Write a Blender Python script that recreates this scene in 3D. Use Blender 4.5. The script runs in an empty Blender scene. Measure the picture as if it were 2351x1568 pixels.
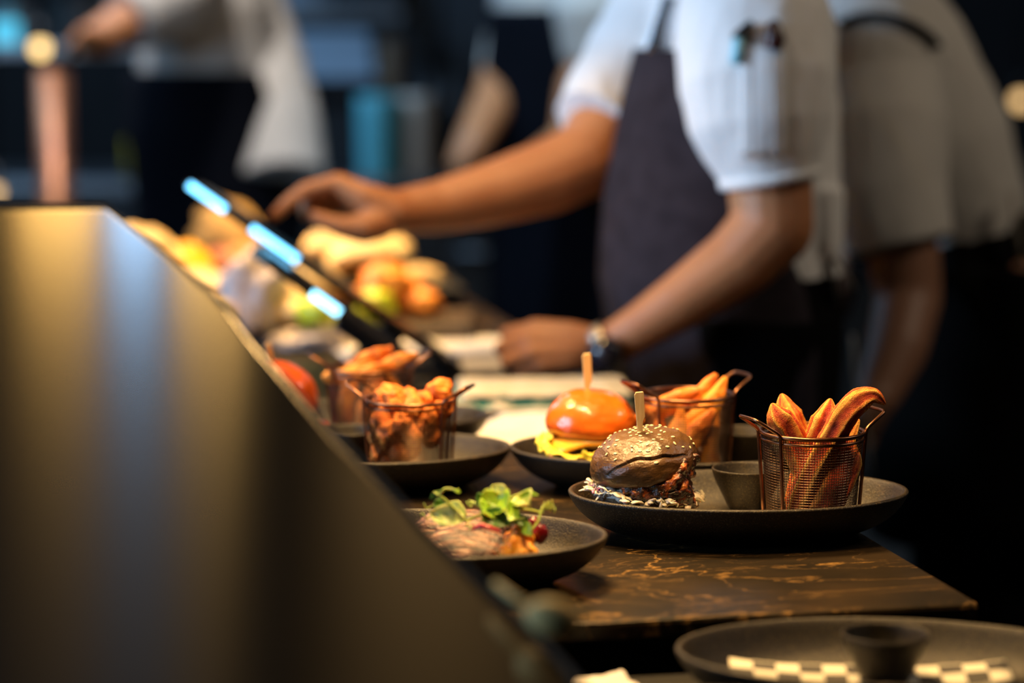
import bpy, bmesh, math, random
from mathutils import Vector, Matrix, noise, Euler
R = math.radians
PI = math.pi
rnd = random.Random(7)
scene = bpy.context.scene
COL = scene.collection

# ------------------------------------------------------------------ camera geometry
FPX = 85.0 / 36.0 * 2351.0
PITCH = R(7.3)
CAMZ = 1.348
TOP = 0.9                     # worktop height
def ray(px, py):
    f = Vector((0, math.cos(PITCH), -math.sin(PITCH))); u = Vector((0, math.sin(PITCH), math.cos(PITCH)))
    return f + Vector((1, 0, 0)) * ((px - 1175.5) / FPX) + u * ((784 - py) / FPX)
def pt(px, py, Y):
    d = ray(px, py); return Vector((0, 0, CAMZ)) + d * (Y / d.y)
def on(px, py, z):
    d = ray(px, py); return Vector((0, 0, CAMZ)) + d * ((z - CAMZ) / d.z)

# ------------------------------------------------------------------ mesh helpers
class MB:
    K = 1.0
    def __init__(s): s.v = []; s.f = []; s.m = []
    def add(s, vs, fs, mi=0):
        o = len(s.v); s.v += [Vector(q) for q in vs]
        s.f += [tuple(i + o for i in f) for f in fs]; s.m += [mi] * len(fs); return s
    def grid(s, rows, closed=False, mi=0, capa=False, capb=False):
        n = len(rows[0]); vs = [p for r in rows for p in r]; fs = []
        for i in range(len(rows) - 1):
            for j in range(n if closed else n - 1):
                k = (j + 1) % n
                fs.append((i*n+j, i*n+k, (i+1)*n+k, (i+1)*n+j))
        if capa: fs.append(tuple(reversed(range(n))))
        if capb: fs.append(tuple((len(rows)-1)*n + j for j in range(n)))
        return s.add(vs, fs, mi)
    def box(s, c, d, rot=None, mi=0, M=None):
        hx, hy, hz = d[0]/2, d[1]/2, d[2]/2
        vs = [Vector((x, y, z)) for x in (-hx, hx) for y in (-hy, hy) for z in (-hz, hz)]
        if rot is not None: vs = [rot @ v for v in vs]
        vs = [v + Vector(c) for v in vs]
        return s.add(vs, [(0,1,3,2),(4,6,7,5),(0,4,5,1),(2,3,7,6),(0,2,6,4),(1,5,7,3)], mi)
    def tube(s, pts, r, n=8, closed=False, mi=0, flat=1.0, prof=None):
        pts = [Vector(p) for p in pts]; N = len(pts)
        rs = r if isinstance(r, (list, tuple)) else [r]*N
        if s.K != 1: rs = [q*s.K for q in rs]
        rows = []; nrm = None
        for i, p in enumerate(pts):
            if closed: t = pts[(i+1) % N] - pts[i-1]
            else: t = pts[min(i+1, N-1)] - pts[max(i-1, 0)]
            if t.length < 1e-9: t = Vector((0,0,1))
            t.normalize()
            if nrm is None:
                a = Vector((0,0,1)) if abs(t.z) < .9 else Vector((1,0,0)); nrm = a.cross(t).normalized()
            else:
                nrm = nrm - t * nrm.dot(t)
                nrm = nrm.normalized() if nrm.length > 1e-6 else t.orthogonal().normalized()
            b = t.cross(nrm)
            rows.append([p + (nrm*math.cos(2*PI*j/n) + b*math.sin(2*PI*j/n)*flat) * rs[i] * (prof(j/n, i/max(1,N-1)) if prof else 1) for j in range(n)])
        if closed:
            rows.append(rows[0]); return s.grid(rows, True, mi)
        return s.grid(rows, True, mi, True, True)
    def cap(s, a, ra, b, rb, n=14, mi=0):     # tapered capsule
        ra *= s.K; rb *= s.K
        a = Vector(a); b = Vector(b); d = (b - a); L = d.length; d = d.normalized() if L > 1e-6 else Vector((0,0,1))
        pts = []; rs = []
        for k in range(5):
            t = PI/2 * k/4; pts.append(a - d*ra*math.cos(t)); rs.append(max(ra*math.sin(t), ra*.05))
        for k in range(5):
            t = PI/2 * k/4; pts.append(b + d*rb*math.sin(t)); rs.append(max(rb*math.cos(t), rb*.05))
        k = s.K; s.K = 1.0; s.tube(pts, rs, n, mi=mi); s.K = k; return s
    def chain(s, pts, rs, n=12):
        for i in range(len(pts)-1): s.cap(pts[i], rs[i], pts[i+1], rs[i+1], n)
        return s
    def lathe(s, prof, n=64, sx=1, sy=1, mi=0, off=(0,0,0)):
        rows = [[Vector((r*sx*math.cos(2*PI*j/n), r*sy*math.sin(2*PI*j/n), z)) + Vector(off) for j in range(n)] for r, z in prof]
        return s.grid(rows, True, mi, prof[0][0] > 1e-5 and False, False)
    def ell(s, c, r, nu=24, nv=14, rot=None, disp=None, mi=0):
        rows = []
        for i in range(nv+1):
            th = PI*i/nv; th = min(max(th, .02), PI-.02); row = []
            for j in range(nu):
                ph = 2*PI*j/nu
                q = Vector((math.sin(th)*math.cos(ph), math.sin(th)*math.sin(ph), math.cos(th)))
                k = 1 + (disp(q) if disp else 0)
                p = Vector((q.x*r[0]*k, q.y*r[1]*k, q.z*r[2]*k))
                if rot is not None: p = rot @ p
                row.append(p + Vector(c))
            rows.append(row)
        return s.grid(rows, True, mi, True, True)
    def loft(s, secs, n=32, mi=0, sup=2.0):   # sections: (centre, a along dir, b across, yaw)
        rows = []
        for c, a, b, yaw in secs:
            ex = Vector((math.cos(yaw), math.sin(yaw), 0)); ey = Vector((-math.sin(yaw), math.cos(yaw), 0))
            row = []
            for j in range(n):
                t = 2*PI*j/n; ct, st = math.cos(t), math.sin(t)
                ct = math.copysign(abs(ct)**(2/sup), ct); st = math.copysign(abs(st)**(2/sup), st)
                row.append(Vector(c) + ex*a*ct + ey*b*st)
            rows.append(row)
        return s.grid(rows, True, mi, True, True)

def wloc(o):
    v = Vector((0,0,0))
    while o is not None: v += o.location; o = o.parent
    return v
def mesh_from(mb, name, origin=None, smooth=True, mats=()):
    me = bpy.data.meshes.new(name)
    o = origin or Vector((0,0,0))
    me.from_pydata([v - o for v in mb.v], [], mb.f)
    for m in mats: me.materials.append(m)
    if len(mats) > 1: me.polygons.foreach_set('material_index', mb.m)
    if smooth: me.polygons.foreach_set('use_smooth', [True]*len(me.polygons))
    bm = bmesh.new(); bm.from_mesh(me); bmesh.ops.recalc_face_normals(bm, faces=bm.faces); bm.to_mesh(me); bm.free()
    me.update(); return me
def obj(name, mb, mat, parent=None, world=False, smooth=True, angle=None, bevel=0, sub=0, solid=0):
    mats = mat if isinstance(mat, (list, tuple)) else [mat]
    me = mb if isinstance(mb, bpy.types.Mesh) else mesh_from(mb, name, wloc(parent) if (world and parent) else None, smooth, mats)
    if isinstance(mb, bpy.types.Mesh):
        me.materials.clear(); [me.materials.append(m) for m in mats]
    o = bpy.data.objects.new(name, me); COL.objects.link(o)
    if parent: o.parent = parent
    if solid:
        m = o.modifiers.new('solid', 'SOLIDIFY'); m.thickness = solid; m.offset = 0
    if bevel:
        m = o.modifiers.new('bev', 'BEVEL'); m.width = bevel; m.segments = 3; m.limit_method = 'ANGLE'; m.angle_limit = R(40)
    if sub:
        m = o.modifiers.new('sub', 'SUBSURF'); m.levels = sub; m.render_levels = sub
    if angle is not None or bevel:
        m = o.modifiers.new('wn', 'WEIGHTED_NORMAL'); m.keep_sharp = True
        me.set_sharp_from_angle(angle=R(angle or 40))
    return o
def tag(o, label=None, cat=None, group=None, kind=None):
    if label: o['label'] = label
    if cat: o['category'] = cat
    if group: o['group'] = group
    if kind: o['kind'] = kind
    return o
def thing(name, label, cat, loc=(0,0,0), rz=0, group=None):
    o = bpy.data.objects.new(name, None); COL.objects.link(o); o.empty_display_size = .05
    o.location = loc; o.rotation_euler = (0,0,rz); return tag(o, label, cat, group)
def dup(root, loc=None, rz=None, label=None, group=None, scale=None):
    def rec(o, p):
        c = o.copy(); COL.objects.link(c)
        if p is not None: c.parent = p
        for ch in list(o.children): rec(ch, c)
        return c
    r = rec(root, None)
    if loc is not None: r.location = loc
    if rz is not None: r.rotation_euler = (0,0,rz)
    if scale: r.scale = (scale,)*3
    if label: r['label'] = label
    if group: r['group'] = group
    return r
def remesh(mb, voxel, it=6, fac=.5, disp=None, name='m'):
    me = mesh_from(mb, name)
    o = bpy.data.objects.new('tmp', me); COL.objects.link(o)
    m = o.modifiers.new('r', 'REMESH'); m.mode = 'VOXEL'; m.voxel_size = voxel; m.use_smooth_shade = True
    if it:
        m = o.modifiers.new('s', 'SMOOTH'); m.factor = fac; m.iterations = it
    dg = bpy.context.evaluated_depsgraph_get()
    out = bpy.data.meshes.new_from_object(o.evaluated_get(dg))
    bpy.data.objects.remove(o); bpy.data.meshes.remove(me)
    if disp:
        ns = [v.normal.copy() for v in out.vertices]
        for v, nn in zip(out.vertices, ns):
            v.co = v.co + nn * disp(v.co, nn)
    out.polygons.foreach_set('use_smooth', [True]*len(out.polygons)); out.update()
    out.name = name
    return out
def shift(me, o):
    me.transform(Matrix.Translation(-Vector(o))); return me
def fbm(p, s, o=3): return noise.fractal(Vector(p)*s, 1.0, 2.0, o)

# ------------------------------------------------------------------ materials
MATS = {}
def mat(name, col, rough=.5, metal=0, col2=None, nscale=20, lo=.4, hi=.6, bump=0, bscale=200, bdist=.001, spec=.5, coat=0, sss=0, stretch=None,
        sheen=0, trans=0, rough2=None, ndetail=5, coatr=.1):
    if name in MATS: return MATS[name]
    m = bpy.data.materials.new(name); m.use_nodes = True; nt = m.node_tree; N = nt.nodes; L = nt.links
    b = N['Principled BSDF']
    b.inputs['Base Color'].default_value = (*col, 1); b.inputs['Roughness'].default_value = rough; b.inputs['Metallic'].default_value = metal
    b.inputs['Specular IOR Level'].default_value = spec; b.inputs['Coat Weight'].default_value = coat; b.inputs['Coat Roughness'].default_value = coatr
    if sss:
        b.inputs['Subsurface Weight'].default_value = sss; b.inputs['Subsurface Radius'].default_value = (.008, .003, .0015); b.inputs['Subsurface Scale'].default_value = 1
    if sheen: b.inputs['Sheen Weight'].default_value = sheen
    if trans: b.inputs['Transmission Weight'].default_value = trans
    tc = N.new('ShaderNodeTexCoord'); src = tc.outputs['Object']
    if stretch:
        mp = N.new('ShaderNodeMapping'); mp.inputs['Scale'].default_value = stretch; L.new(src, mp.inputs['Vector']); src = mp.outputs['Vector']
    if col2 is not None:
        n = N.new('ShaderNodeTexNoise'); n.inputs['Scale'].default_value = nscale; n.inputs['Detail'].default_value = ndetail; L.new(src, n.inputs['Vector'])
        r = N.new('ShaderNodeValToRGB'); r.color_ramp.elements[0].position = lo; r.color_ramp.elements[1].position = hi
        r.color_ramp.elements[0].color = (*col, 1); r.color_ramp.elements[1].color = (*col2, 1)
        L.new(n.outputs['Fac'], r.inputs['Fac']); L.new(r.outputs['Color'], b.inputs['Base Color'])
        if rough2 is not None:
            mr = N.new('ShaderNodeMapRange'); mr.inputs['From Min'].default_value = lo; mr.inputs['From Max'].default_value = hi
            mr.inputs['To Min'].default_value = rough; mr.inputs['To Max'].default_value = rough2
            L.new(n.outputs['Fac'], mr.inputs['Value']); L.new(mr.outputs['Result'], b.inputs['Roughness'])
    if bump:
        n2 = N.new('ShaderNodeTexNoise'); n2.inputs['Scale'].default_value = bscale; n2.inputs['Detail'].default_value = 4; L.new(src, n2.inputs['Vector'])
        bp = N.new('ShaderNodeBump'); bp.inputs['Strength'].default_value = bump; bp.inputs['Distance'].default_value = bdist
        L.new(n2.outputs['Fac'], bp.inputs['Height']); L.new(bp.outputs['Normal'], b.inputs['Normal'])
        if coat: L.new(bp.outputs['Normal'], b.inputs['Coat Normal'])
    MATS[name] = m; return m
def emit(name, col, s):
    if name in MATS: return MATS[name]
    m = bpy.data.materials.new(name); m.use_nodes = True; b = m.node_tree.nodes['Principled BSDF']
    b.inputs['Base Color'].default_value = (.02,.02,.02,1); b.inputs['Emission Color'].default_value = (*col, 1); b.inputs['Emission Strength'].default_value = s
    MATS[name] = m; return m
def mat_attr(name, stops, rough=.6, bump=.4, bscale=600, bdist=.0008, attr='ridge', jitter=.25, sss=0):
    m = bpy.data.materials.new(name); m.use_nodes = True; nt = m.node_tree; N = nt.nodes; L = nt.links; b = N['Principled BSDF']
    b.inputs['Roughness'].default_value = rough
    if sss: b.inputs['Subsurface Weight'].default_value = sss; b.inputs['Subsurface Radius'].default_value = (.006,.002,.001); b.inputs['Subsurface Scale'].default_value = 1
    a = N.new('ShaderNodeAttribute'); a.attribute_name = attr
    tc = N.new('ShaderNodeTexCoord'); n = N.new('ShaderNodeTexNoise'); n.inputs['Scale'].default_value = 160; n.inputs['Detail'].default_value = 6
    L.new(tc.outputs['Object'], n.inputs['Vector'])
    mt = N.new('ShaderNodeMath'); mt.operation = 'MULTIPLY_ADD'; mt.inputs[1].default_value = jitter*2; L.new(n.outputs['Fac'], mt.inputs[0])
    sb = N.new('ShaderNodeMath'); sb.operation = 'SUBTRACT'; sb.inputs[1].default_value = jitter; L.new(a.outputs['Fac'], sb.inputs[0]); L.new(sb.outputs[0], mt.inputs[2])
    r = N.new('ShaderNodeValToRGB'); L.new(mt.outputs[0], r.inputs['Fac'])
    el = r.color_ramp.elements
    while len(el) < len(stops): el.new(.5)
    for e, (p, c) in zip(el, stops): e.position = p; e.color = (*c, 1)
    L.new(r.outputs['Color'], b.inputs['Base Color'])
    n2 = N.new('ShaderNodeTexNoise'); n2.inputs['Scale'].default_value = bscale; L.new(tc.outputs['Object'], n2.inputs['Vector'])
    bp = N.new('ShaderNodeBump'); bp.inputs['Strength'].default_value = bump; bp.inputs['Distance'].default_value = bdist
    L.new(n2.outputs['Fac'], bp.inputs['Height']); L.new(bp.outputs['Normal'], b.inputs['Normal'])
    MATS[name] = m; return m
def checker(name, c1, c2, sc):
    m = bpy.data.materials.new(name); m.use_nodes = True; N = m.node_tree.nodes; L = m.node_tree.links; b = N['Principled BSDF']
    tc = N.new('ShaderNodeTexCoord'); k = N.new('ShaderNodeTexChecker'); k.inputs['Scale'].default_value = sc
    mp = N.new('ShaderNodeMapping'); mp.inputs['Scale'].default_value = (1,1,0); mp.inputs['Location'].default_value = (.003,.002,.0005)
    k.inputs['Color1'].default_value = (*c1,1); k.inputs['Color2'].default_value = (*c2,1)
    L.new(tc.outputs['UV'], mp.inputs['Vector']); L.new(mp.outputs['Vector'], k.inputs['Vector']); L.new(k.outputs['Color'], b.inputs['Base Color']); b.inputs['Roughness'].default_value = .7
    MATS[name] = m; return m

STONE = mat('black_stoneware', (.011,.008,.005), .40, col2=(.11,.078,.036), nscale=600, lo=.54, hi=.74, bump=.9, bscale=950, bdist=.0008, spec=.4, rough2=.28)
WIRE = mat('copper_brown_wire', (.27,.125,.07), .3, 1, col2=(.16,.075,.045), nscale=60)
MESHW = mat('steel_mesh_wire', (.12,.075,.048), .36, 1)
BAMBOO = mat('bamboo', (.78,.58,.30), .55, col2=(.68,.47,.22), nscale=8, stretch=(40,40,3))
SKIN = mat('skin', (.42,.165,.064), .55, col2=(.46,.19,.075), nscale=14, bump=.15, bscale=250, sss=.15)
SKIN2 = mat('skin_deep', (.24,.115,.065), .5, col2=(.27,.13,.075), nscale=14, sss=.1)
SHIRT = mat('white_cotton', (.78,.77,.76), .85, bump=.3, bscale=60, bdist=.004, sheen=.2)
SHIRT2 = mat('offwhite_cotton', (.50,.48,.45), .9, bump=.3, bscale=45, bdist=.005)
APRON = mat('charcoal_apron_cloth', (.018,.014,.019), .9, spec=.15, col2=(.026,.0205,.027), nscale=30, bump=.2, bscale=80, bdist=.003)
NAVY = mat('navy_apron_cloth', (.0035,.0045,.008), .9, spec=.05)
BLACK = mat('black_cloth', (.003,.003,.003), .95, spec=.05)
BLACKPL = mat('black_plastic', (.006,.006,.006), .35, spec=.3)
PAPER = mat('paper_white', (.74,.71,.67), .8)
STEEL = mat('dull_steel', (.32,.34,.36), .38, 1, col2=(.26,.28,.30), nscale=6)
DARKST = mat('dark_steel', (.05,.055,.06), .45, .8)
# ------------------------------------------------------------------ worktop, shelf, room
ANG = R(11.3)
U = Vector((math.cos(ANG), math.sin(ANG), 0)); V = Vector((-math.sin(ANG), math.cos(ANG), 0))
P0 = Vector((.368, 1.868, 0))                       # near right corner of the stone top
def stone_mat():
    m = mat('veined_stone', (.008,.0055,.003), .40, col2=(.022,.0135,.006), nscale=13, lo=.42, hi=.74, bump=.35, bscale=240, bdist=.0008, spec=.25, ndetail=9)
    nt = m.node_tree; N = nt.nodes; L = nt.links; b = N['Principled BSDF']
    base = b.inputs['Base Color'].links[0].from_socket
    tc = N.new('ShaderNodeTexCoord'); prev = base
    for sc, dist, wid, off, colr, st in ((1.9, .5, .0042, 3.1, (.28,.155,.045), (.9,3.0,1)), (3.6, .8, .0042, 9.7, (.17,.095,.03), (.9,2.6,1)), (9, 1.2, .008, 5.2, (.09,.05,.018), (.9,2.0,1))):
        mp = N.new('ShaderNodeMapping'); mp.inputs['Location'].default_value = (off, off*.6, 0); mp.inputs['Rotation'].default_value = (0,0,R(-38)); mp.inputs['Scale'].default_value = st
        n = N.new('ShaderNodeTexNoise'); n.inputs['Scale'].default_value = sc; n.inputs['Detail'].default_value = 9; n.inputs['Roughness'].default_value = .56; n.inputs['Distortion'].default_value = dist
        L.new(tc.outputs['Object'], mp.inputs['Vector']); L.new(mp.outputs['Vector'], n.inputs['Vector'])
        s = N.new('ShaderNodeMath'); s.operation = 'SUBTRACT'; s.inputs[1].default_value = .5; L.new(n.outputs['Fac'], s.inputs[0])
        a = N.new('ShaderNodeMath'); a.operation = 'ABSOLUTE'; L.new(s.outputs[0], a.inputs[0])
        r = N.new('ShaderNodeMapRange'); r.inputs['From Min'].default_value = 0; r.inputs['From Max'].default_value = wid; r.inputs['To Min'].default_value = .85; r.inputs['To Max'].default_value = 0
        L.new(a.outputs[0], r.inputs['Value'])
        n2 = N.new('ShaderNodeTexNoise'); n2.inputs['Scale'].default_value = 3; L.new(mp.outputs['Vector'], n2.inputs['Vector'])
        r2 = N.new('ShaderNodeMapRange'); r2.inputs['From Min'].default_value = .42; r2.inputs['From Max'].default_value = .62; L.new(n2.outputs['Fac'], r2.inputs['Value'])
        mu = N.new('ShaderNodeMath'); mu.operation = 'MULTIPLY'; L.new(r.outputs['Result'], mu.inputs[0]); L.new(r2.outputs['Result'], mu.inputs[1])
        mx = N.new('ShaderNodeMix'); mx.data_type = 'RGBA'; L.new(mu.outputs[0], mx.inputs['Factor']); L.new(prev, mx.inputs['A']); mx.inputs['B'].default_value = (*colr, 1)
        prev = mx.outputs['Result']
    L.new(prev, b.inputs['Base Color']); return m
STONEM = stone_mat()
counter = thing('serving_counter', 'dark brown marble topped serving counter with golden veins, under the plates', 'counter', (P0.x, P0.y, 0), ANG)
LEN, DEP = 1.9, 2.75
mb = MB()
nx, ny = 40, 40
# top slab with an irregular chipped front edge
def edge(t): return .0012*noise.noise(Vector((t*45, 1.3, 0))) + .0009*noise.noise(Vector((t*130, 4.3, 0)))
rows = []
NE = 160
xs = [-LEN*(i/NE) for i in range(NE+1)]
for (yy, zz, e) in ((DEP, TOP-.014, 0), (DEP, TOP, 0), (1.0, TOP, 0), (.4, TOP, 0), (.004, TOP, .6), (.0012, TOP-.0012, 1), (0, TOP-.004, 1), (.001, TOP-.014, 1), (.02, TOP-.014, 0), (DEP, TOP-.014, 0)):
    rows.append([Vector((x, yy + e*edge(x), zz)) for x in xs])
mb.grid(rows, mi=0)
mb.f.append(tuple(i*(NE+1) for i in range(len(rows)-1))); mb.m.append(0)
mb.f.append(tuple(i*(NE+1)+NE for i in range(len(rows)-1))); mb.m.append(0)
obj('stone_top', mb, STONEM, counter, smooth=True, angle=25)
mb = MB(); mb.box((-LEN/2-.02, DEP/2+.02, .443), (LEN-.08, DEP-.10, .886)); obj('cabinet_body', mb, mat('black_laminate', (.006,.006,.006), .6), counter, smooth=False, bevel=.004)
mb = MB(); mb.box((-LEN/2, DEP/2+.04, .05), (LEN-.2, DEP-.22, .1)); obj('plinth', mb, BLACK, counter, smooth=False)

shelf = thing('plating_shelf', 'low black plating shelf in front of the veined stone counter', 'shelf', (P0.x, P0.y, 0), ANG)
SH = .862
mb = MB(); mb.box((-.55, -.42, SH-.015), (2.1, .80, .03)); obj('shelf_board', mb, mat('shelf_laminate', (.006,.0055,.005), .6, spec=.2), shelf, smooth=False, bevel=.003)
mb = MB(); mb.box((-.55, -.04, SH-.30), (2.0, .03, .54)); obj('back_panel', mb, BLACK, shelf, smooth=False)
for sx in (-1.56, .46):
    for sy in (-.76, -.08):
        mb = MB(); mb.box((sx, sy, (SH-.03)/2), (.05,.05,SH-.03)); obj('leg', mb, BLACK, shelf, smooth=False)

def struct(name, c, d, m, label=None):
    mb = MB(); mb.box(c, d); return tag(obj(name, mb, m, smooth=False), label, None, None, 'structure')
WALLM = mat('dark_wall_paint', (.008,.010,.013), .8, col2=(.013,.016,.020), nscale=2)
struct('floor', (-.5,3.5,-.05), (9,12,.1), mat('dark_floor_tile', (.02,.019,.018), .45, col2=(.03,.028,.026), nscale=3), 'dark kitchen floor under the counter')
struct('ceiling', (-.5,3.5,3.05), (9,12,.1), mat('dark_ceiling_paint', (.012,.012,.013), .8), 'dark ceiling above the kitchen')
struct('wall_back', (-.5,9.45,1.5), (9,.1,3), WALLM, 'dark wall at the far end of the kitchen')
struct('wall_left', (-5.0,3.5,1.5), (.1,11.8,3), WALLM, 'dark wall on the left of the kitchen')
struct('wall_right', (4.0,3.5,1.5), (.1,11.8,3), WALLM, 'dark wall on the right of the kitchen')
struct('wall_front', (-.5,-2.45,1.5), (8.9,.1,3), WALLM, 'dark wall behind the camera')

# ------------------------------------------------------------------ oval plates
PA, PB = .1535, .100
def plate_bm():
    prof = [(.098,.004),(.050,.003),(.049,.0),(.045,.0),(.0435,.0025),(.034,.006),(.022,.012),(.010,.0215),(.003,.032),(.0006,.037),(0,.0388),(.0012,.0402),(.0034,.0405),(.0056,.0392),
            (.0095,.0315),(.0150,.0225),(.0215,.0155),(.0300,.0115),(.045,.0098),(.085,.0092),(.0995,.009)]
    mb = MB(); n = 128
    rows = []
    for i, (d, z) in enumerate(prof):
        row = []
        for j in range(n):
            t = 2*PI*j/n
            w = 1 + .004*noise.noise(Vector((math.cos(t)*1.3, math.sin(t)*1.3, 2)))
            zz = z*(1 + .02*noise.noise(Vector((math.cos(t), math.sin(t), 7)))) if z > .02 else z
            row.append(Vector(((PA-d)*math.cos(t)*w, (PB-d)*math.sin(t)*w, zz)))
        rows.append(row)
    return mb.grid(rows, True, 0, True, True)
PLATE_ME = mesh_from(plate_bm(), 'oval_plate', None, True, [STONE])
def plate(label, x, y, z=TOP, rz=0):
    o = bpy.data.objects.new('oval_plate', PLATE_ME); COL.objects.link(o)
    o.location = (x, y, z+.0004); o.rotation_euler = (0,0,rz)
    m = o.modifiers.new('sub', 'SUBSURF'); m.levels = 1; m.render_levels = 1
    return tag(o, label, 'plate', 'black oval stoneware plates')
def pxx(px, Y, z):   # world x of pixel column px at ground position Y, height z
    dep = Y*math.cos(PITCH) + (CAMZ-z)*math.sin(PITCH)
    return (px-1175.5)/FPX*dep
FL = TOP + .0104     # inner floor of a plate on the counter
Y1, Y2, Y3, Y4, Y5 = 2.138, 2.365, 2.365, 2.575, 1.950
X1 = pxx(1695, Y1, .935); X2 = pxx(1525, Y2, .935); X3 = pxx(820, Y3, .935); X4 = pxx(800, Y4, .935); X5 = pxx(968, Y5, .935)
plate('black oval plate carrying the dark seeded burger and the wedge basket, at the counter corner', X1, Y1, TOP, R(2))
plate('black oval plate under the orange shiny bun burger, behind the dark burger plate', X2, Y2, TOP, R(-2))
plate('black oval plate carrying the basket of crumbed chicken pieces', X3, Y3, TOP, R(3))
plate('black oval plate at the back left, under the chunky chip basket', X4, Y4, TOP, R(-2))
plate('black oval plate carrying sliced steak topped with pea shoots', X5, Y5, TOP, R(-4))
YF = 1.715
XF = pxx(2035, YF, .9)
plate('empty black oval plate with check paper on the low shelf at the front', XF, YF, SH, R(-3))
plate('black oval plate mostly cut off by the bottom of the picture, beside the white napkin', pxx(1590, 1.54, .9), 1.515, SH, R(5))

# ------------------------------------------------------------------ sauce bowls
def bowl_bm(r=.037, h=.043):
    s = r/.037; k = h/.043
    prof = [(.0005,.0),(.018,.0),(.0195,.0015),(.022,.008),(.027,.018),(.0325,.029),(.0358,.038),(.0367,.042),(.0362,.0434),(.0350,.0436),(.0340,.0424),(.0325,.036),(.029,.027),(.023,.016),(.016,.008),(.008,.0055),(.0005,.005)]
    return MB().lathe([(a*s, b*k) for a, b in prof], 72)
BOWL_ME = mesh_from(bowl_bm(), 'sauce_bowl', None, True, [STONE])
def bowl(label, x, y, z, s=1):
    o = bpy.data.objects.new('sauce_bowl', BOWL_ME); COL.objects.link(o); o.location = (x, y, z); o.scale = (s,s,s)
    m = o.modifiers.new('sub', 'SUBSURF'); m.levels = 1; m.render_levels = 1
    return tag(o, label, 'bowl', 'small black sauce bowls')
yb = 2.186; bowl('small black sauce bowl between the dark burger and the wedge basket', pxx(1716, yb, .94), yb, FL+.0020, .90)
yb = 2.395; bowl('small black sauce bowl behind the wedge basket, on the orange bun burger plate', pxx(1706, yb, .94), yb, FL+.003, .88)
yb = 2.40; bowl('small black sauce bowl beside the crumbed chicken basket, half behind the steel guard', pxx(806, yb, .94), yb, FL, .95)
yb = 1.730; bowl('small black sauce bowl on the empty check paper plate at the front', pxx(2032, yb, .9), yb, SH+.0112, .88)

# ------------------------------------------------------------------ paper liners
CHK = checker('check_paper', (.78,.74,.62), (.045,.042,.04), 1.0)
def sheet(name, label, cat, c, w, d, rz, m, amp=.002, seed=0, curl=0, parent=None, group=None, thick=.0005, uvs=100, n=26, zfun=None):
    me = bpy.data.meshes.new(name); vs = []; fs = []; uv = []
    ex = Vector((math.cos(rz), math.sin(rz), 0)); ey = Vector((-math.sin(rz), math.cos(rz), 0))
    for i in range(n+1):
        for j in range(n+1):
            a, b = (i/n-.5), (j/n-.5)
            z = amp*(.5+.5*noise.noise(Vector((a*4+seed, b*4, seed)))) + curl*(abs(a*2)**4 + abs(b*2)**4)
            if zfun: z += zfun(a, b)
            vs.append(ex*a*w + ey*b*d + Vector((0,0,z)))
    for i in range(n):
        for j in range(n):
            k = i*(n+1)+j; fs.append((k, k+n+1, k+n+2, k+1))
    me.from_pydata(vs, [], fs); me.materials.append(m)
    l = me.uv_layers.new(name='UVMap')
    for p in me.polygons:
        for li in p.loop_indices:
            v = me.loops[li].vertex_index; i, j = divmod(v, n+1); l.data[li].uv = (i/n*w*uvs, j/n*d*uvs)
    me.polygons.foreach_set('use_smooth', [True]*len(me.polygons))
    o = bpy.data.objects.new(name, me); COL.objects.link(o); o.location = c
    s = o.modifiers.new('s', 'SOLIDIFY'); s.thickness = thick; s.offset = 1
    return tag(o, label, cat, group)
yp = 2.125
sheet('paper_liner', 'black and white check paper under the sauce bowl beside the dark burger', 'paper liner', (pxx(1690, yp, .91), yp, FL-.0002), .13, .085, R(8), CHK, .0012, 1, uvs=70)
yp = 1.725
sheet('paper_liner', 'black and white check paper curling on the empty front plate', 'paper liner', (pxx(2000, yp, .88), yp-.004, SH+.0102), .205, .07, R(-2), CHK, .003, 3, uvs=58,
      zfun=lambda a, b: .010*max(0, abs(a)*2-.35)**1.5 + .010*max(0, b+.1))

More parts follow.
